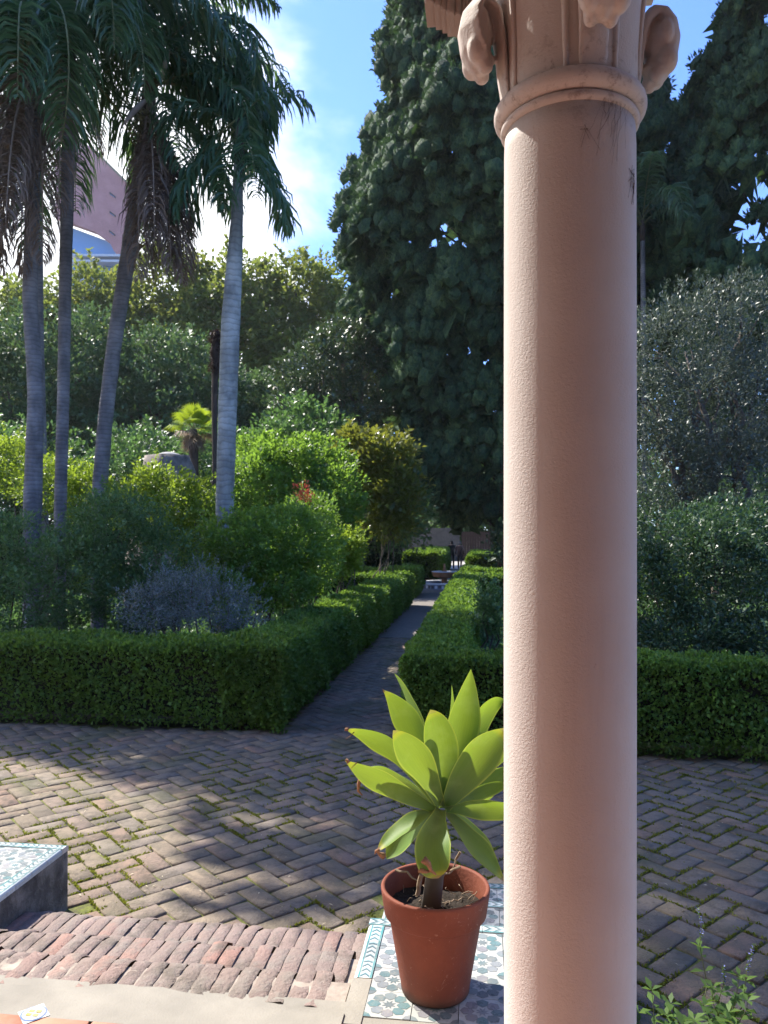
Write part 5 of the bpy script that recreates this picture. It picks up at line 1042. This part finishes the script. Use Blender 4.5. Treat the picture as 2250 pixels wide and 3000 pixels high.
# ------------------------------------------------------------------ fountain
FC = Vector((-1.45, 30.0, 0)); fo = empty('fountain', FC, 'octagonal tiled pool with a terracotta bowl and small finial on the path', 'fountain')
M['marble'] = plain_mat('white_marble', (.66, .66, .68), .5, .08, 6, .05); M['bowl'] = plain_mat('terracotta_bowl', (.42, .19, .09), .7, .2, 6); M['ptile'] = plain_mat('blue_grey_tile', (.22, .24, .28), .4, .3, 12)
def octo(r0, r1, z0, z1, name, mat):
    mb = MB(); a = [math.pi / 8 + i * math.pi / 4 for i in range(8)]; vs = [(r_ * math.cos(t), r_ * math.sin(t), z) for r_, z in ((r1, z0), (r1, z1), (r0, z1), (r0, z0)) for t in a]; fs = [(k*8+i, k*8+(i+1) % 8, ((k+1) % 4)*8+(i+1) % 8, ((k+1) % 4)*8+i) for k in range(4) for i in range(8)]; mb.add(vs, fs); return mb.build(name, mat, fo)
octo(.95, 1.22, -.02, .17, 'basin_wall', M['ptile']); octo(.90, 1.27, .172, .225, 'rim', M['marble'])
mb = MB(); mb.lathe([(0, .03), (1.1, .03)], 16, cap=False); wm, wnt = new_mat('pool_water'); wb = NB(wnt); wb.out(wb.pbsdf((.03, .05, .05), .05)); mb.build('water', wm, fo)
for i in range(8):
    for k in range(7):
        a = i * math.pi / 4; t_ = -.39 + .13 * k; mb = MB(); mb.box(-.012, .004, -.045, .045, .03, .14); o = mb.build('panel', M['marble'] if k % 2 else M['side'], fo); ap = 1.22 * math.cos(math.pi / 8); o.location = (ap * math.cos(a) - t_ * math.sin(a), ap * math.sin(a) + t_ * math.cos(a), 0); o.rotation_euler = (0, 0, a)
mb = MB(); mb.lathe([(.16, .0), (.16, .06), (.11, .10), (.11, .34), (.16, .38)], 20); mb.build('pedestal', M['bowl'], fo, True)
mb = MB(); mb.lathe([(.14, .37), (.38, .40), (.44, .45), (.475, .58), (.49, .60)], 36); mb.build('bowl', M['bowl'], fo, True)
mb = MB(); mb.lathe([(.40, .60), (.505, .603), (.505, .635), (.42, .64), (.40, .615)], 36, cap=False); mb.build('bowl_rim', M['marble'], fo, True)
mb = MB(); mb.lathe([(0, .618), (.41, .618)], 24, cap=False); mb.build('bowl_water', wm, fo)
mb = MB(); mb.lathe([(.09, .60), (.09, .67), (.05, .69), (.075, .74), (.04, .78), (.055, .82), (.035, .86), (.045, .89), (.01, .93)], 16); mb.build('finial', M['bowl'], fo, True)

# ------------------------------------------------------------------ two people on the far path
def person(label, pos, rz, mats, hgt, pose):
    sk = {'pelvis': (0, 0, .95), 'waist': (0, 0, 1.08), 'chest': (0, 0, 1.30), 'neck': (0, .01, 1.47), 'head': (0, .02, 1.60), 'crown': (0, .01, 1.72),
          'shl': (-.17, 0, 1.41), 'ell': (-.25, -.02, 1.13), 'wrl': (-.24, .06, .90), 'hal': (-.23, .10, .81), 'shr': (.17, 0, 1.41), 'elr': (.25, -.03, 1.13), 'wrr': (.22, .10, .93), 'har': (.20, .14, .85),
          'hipl': (-.09, 0, .90), 'knl': (-.10, .03 + pose, .50), 'anl': (-.10, pose * 1.4, .09), 'tol': (-.11, .14 + pose * 1.4, .03), 'hipr': (.09, 0, .90), 'knr': (.10, .03 - pose, .50), 'anr': (.10, -pose * 1.8, .09), 'tor': (.11, .13 - pose * 1.8, .03)}
    E = [('pelvis', 'waist'), ('waist', 'chest'), ('chest', 'neck'), ('neck', 'head'), ('head', 'crown'), ('chest', 'shl'), ('shl', 'ell'), ('ell', 'wrl'), ('wrl', 'hal'), ('chest', 'shr'), ('shr', 'elr'), ('elr', 'wrr'), ('wrr', 'har'), ('pelvis', 'hipl'), ('hipl', 'knl'), ('knl', 'anl'), ('anl', 'tol'), ('pelvis', 'hipr'), ('hipr', 'knr'), ('knr', 'anr'), ('anr', 'tor')]
    rd = {'pelvis': (.15, .11), 'waist': (.13, .10), 'chest': (.16, .12), 'neck': (.055, .055), 'head': (.085, .10), 'crown': (.06, .075), 'sh': .065, 'el': .045, 'wr': .035, 'ha': .04, 'hip': .09, 'kn': .065, 'an': .045, 'to': .04}
    names = list(sk); me = bpy.data.meshes.new('person'); me.from_pydata([tuple(Vector(sk[n]) * (hgt / 1.75)) for n in names], [(names.index(a), names.index(b)) for a, b in E], []); o = mobj('person', me)
    sm = o.modifiers.new('skin', 'SKIN')
    for i, n in enumerate(names):
        r_ = rd.get(n) or rd[n[:-1]]; me.skin_vertices[0].data[i].radius = r_ if isinstance(r_, tuple) else (r_, r_); me.skin_vertices[0].data[i].use_root = (n == 'pelvis')
    sub = o.modifiers.new('sub', 'SUBSURF'); sub.levels = 2; sub.render_levels = 2; dg = bpy.context.evaluated_depsgraph_get(); dg.update(); nm = bpy.data.meshes.new_from_object(o.evaluated_get(dg)); o.modifiers.clear(); o.data = nm
    nm.materials.clear(); [nm.materials.append(m_) for m_ in mats]; s = hgt / 1.75
    for p in nm.polygons:
        c = p.center / s; k = 0
        if c.z > 1.50: k = 3 if (c.z > 1.62 or c.y < -.01) else 2
        elif c.z > 1.44: k = 2
        elif c.z < .07: k = 3
        elif c.z < .95 and abs(c.x) < .19: k = 1
        elif c.z < .92: k = 2
        p.material_index = k; p.use_smooth = True
    o.location = pos; o.rotation_euler = (0, 0, rz); return tag(o, label, 'person')
cm = lambda n, c: plain_mat(n, c, .85, .2, 20)
skin_ = cm('skin', (.45, .28, .2)); hair = cm('dark_hair', (.03, .022, .018))
person('person in dark clothes walking on the far path', G(976, 46.5), R(8), [cm('black_coat', (.012, .012, .014)), cm('black_trousers', (.012, .012, .015)), skin_, hair], 1.74, .06)
person('person in brown top and pale trousers on the far path', G(993, 46.0), R(-12), [cm('brown_top', (.13, .07, .065)), cm('taupe_trousers', (.16, .11, .10)), skin_, cm('grey_hair', (.25, .2, .18))], 1.68, .05)
# brown gate and grey wall closing the far path
gt = empty('garden_gate', (-.2, 61, 0), 'brown slatted gate closing the far path', 'gate'); M['gate'] = plain_mat('brown_paint', (.05, .028, .024), .7)
for i in range(13):
    mb = MB(); mb.box(-.095, .095, -.03, .03, .05, 2.3); o = mb.build('slat', M['gate'], gt); o.location = (-1.3 + .2 * i, 0, 0)
for z in (.3, 1.9):
    mb = MB(); mb.box(-1.5, 1.3, .032, .08, z, z + .14); mb.build('rail', M['gate'], gt)
wl = MB(); wl.box(-22, -1.75, 60.9, 61.3, -.05, 2.6); wl.box(1.4, 22, 60.9, 61.3, -.05, 2.6); tag(wl.build('garden_wall', plain_mat('grey_render', (.10, .10, .105), .9)), 'grey rendered wall closing the garden beyond the people', 'wall')

# ------------------------------------------------------------------ tower block behind the palms
BD = 120.0; tb = empty('apartment_tower', G(235, BD), 'pink brick apartment tower with blue glazed balconies behind the palms', 'building'); tbb = Vector(tb.location)
def facade_brick():
    m, nt = new_mat('pink_brickwork'); b = NB(nt); p = b.obj(); bt = b.n('ShaderNodeTexBrick'); bt.inputs['Scale'].default_value = 1.6; bt.inputs['Color1'].default_value = (.56, .26, .24, 1); bt.inputs['Color2'].default_value = (.52, .24, .225, 1); bt.inputs['Mortar'].default_value = (.33, .17, .15, 1)
    mp = b.n('ShaderNodeMapping'); mp.inputs['Rotation'].default_value = (R(90), 0, 0); b.l(p, mp.inputs[0]); b.l(mp.outputs[0], bt.inputs[0]); f = b.noise(.25, 4, .6, p); col = b.mix(b.range(f, .4, .65), bt.outputs[0], (.58, .29, .27)); b.out(b.pbsdf(col, .9)); return m
M['tbrick'] = facade_brick()
def TP(x, y, dd=0.0): return P(x, y, BD + dd) - tbb
def prism(name, outline, dd0, dd1, mat, parent):
    n = len(outline); mb = MB(); vs = [TP(x, y, dd0) for x, y in outline] + [TP(x, y, dd0) + cam2w((0, 0, dd1 - dd0)) for x, y in outline]; fs = [tuple(range(n))[::-1], tuple(range(n, 2*n))] + [(i, (i+1) % n, n + (i+1) % n, n + i) for i in range(n)]; mb.add(vs, fs); return mb.build(name, mat, parent)
M['glassb'] = new_mat('blue_glass')[0]; gbn = NB(M['glassb'].node_tree); gbn.out(gbn.pbsdf((.16, .33, .55), .12, None, .8)); M['white'] = plain_mat('white_render', (.62, .64, .66), .8, .1)
prism('brick_wall', [(120, 265), (196, 318), (282, 404), (282, 572), (246, 542), (236, 522), (205, 500), (120, 470)], 6.5, 8, M['tbrick'], tb)
prism('parapet', [(196, 314), (284, 401), (284, 406), (196, 320)], 6.3, 7.9, plain_mat('tan_coping', (.3, .26, .16), .8), tb)
for x, y in ((243, 420), (243, 461), (242, 502)):
    w = prism('window', [(x - 6.5, y - 6), (x + 6.5, y + 4), (x + 6.5, y + 8), (x - 6.5, y - 1)], 6.35, 6.49, plain_mat('window_reveal', (.10, .07, .06), .8), tb); prism('pane', [(x - 5.5, y - 1.5), (x + 4, y + 5.5), (x + 4, y + 6.5), (x - 5.5, y - .7)], 6.30, 6.34, M['glassb'], w)
prism('glass_curtain', [(150, 490), (236, 522), (246, 542), (282, 572), (282, 640), (150, 640)], 8.3, 12, M['glassb'], tb)
for y in (548, 560, 585, 600, 622):
    prism('balcony_slab', [(150, y), (282, y + 1), (282, y + 6), (150, y + 5)], 6.2, 8.2, M['white'], tb)
for x in (176, 196, 222, 250):
    prism('mullion', [(x - .8, 548), (x + .8, 548), (x + .8, 640), (x - .8, 640)], 7.6, 8.25, M['white'], tb)

# ------------------------------------------------------------------ thin sunlit haze over the garden
hz = MB(); hz.box(-130, 130, -60, 190, -1.1, 70); hm, hnt = new_mat('haze'); hb = NB(hnt)
pv = hb.n('ShaderNodeVolumePrincipled'); pv.inputs['Color'].default_value = (.93, .96, 1, 1); pv.inputs['Density'].default_value = .00028; pv.inputs['Anisotropy'].default_value = .35
ho = hb.n('ShaderNodeOutputMaterial'); hb.l(pv.outputs[0], ho.inputs['Volume']); tag(hz.build('haze', hm), 'thin pale haze in the garden air', 'haze', kind='stuff')
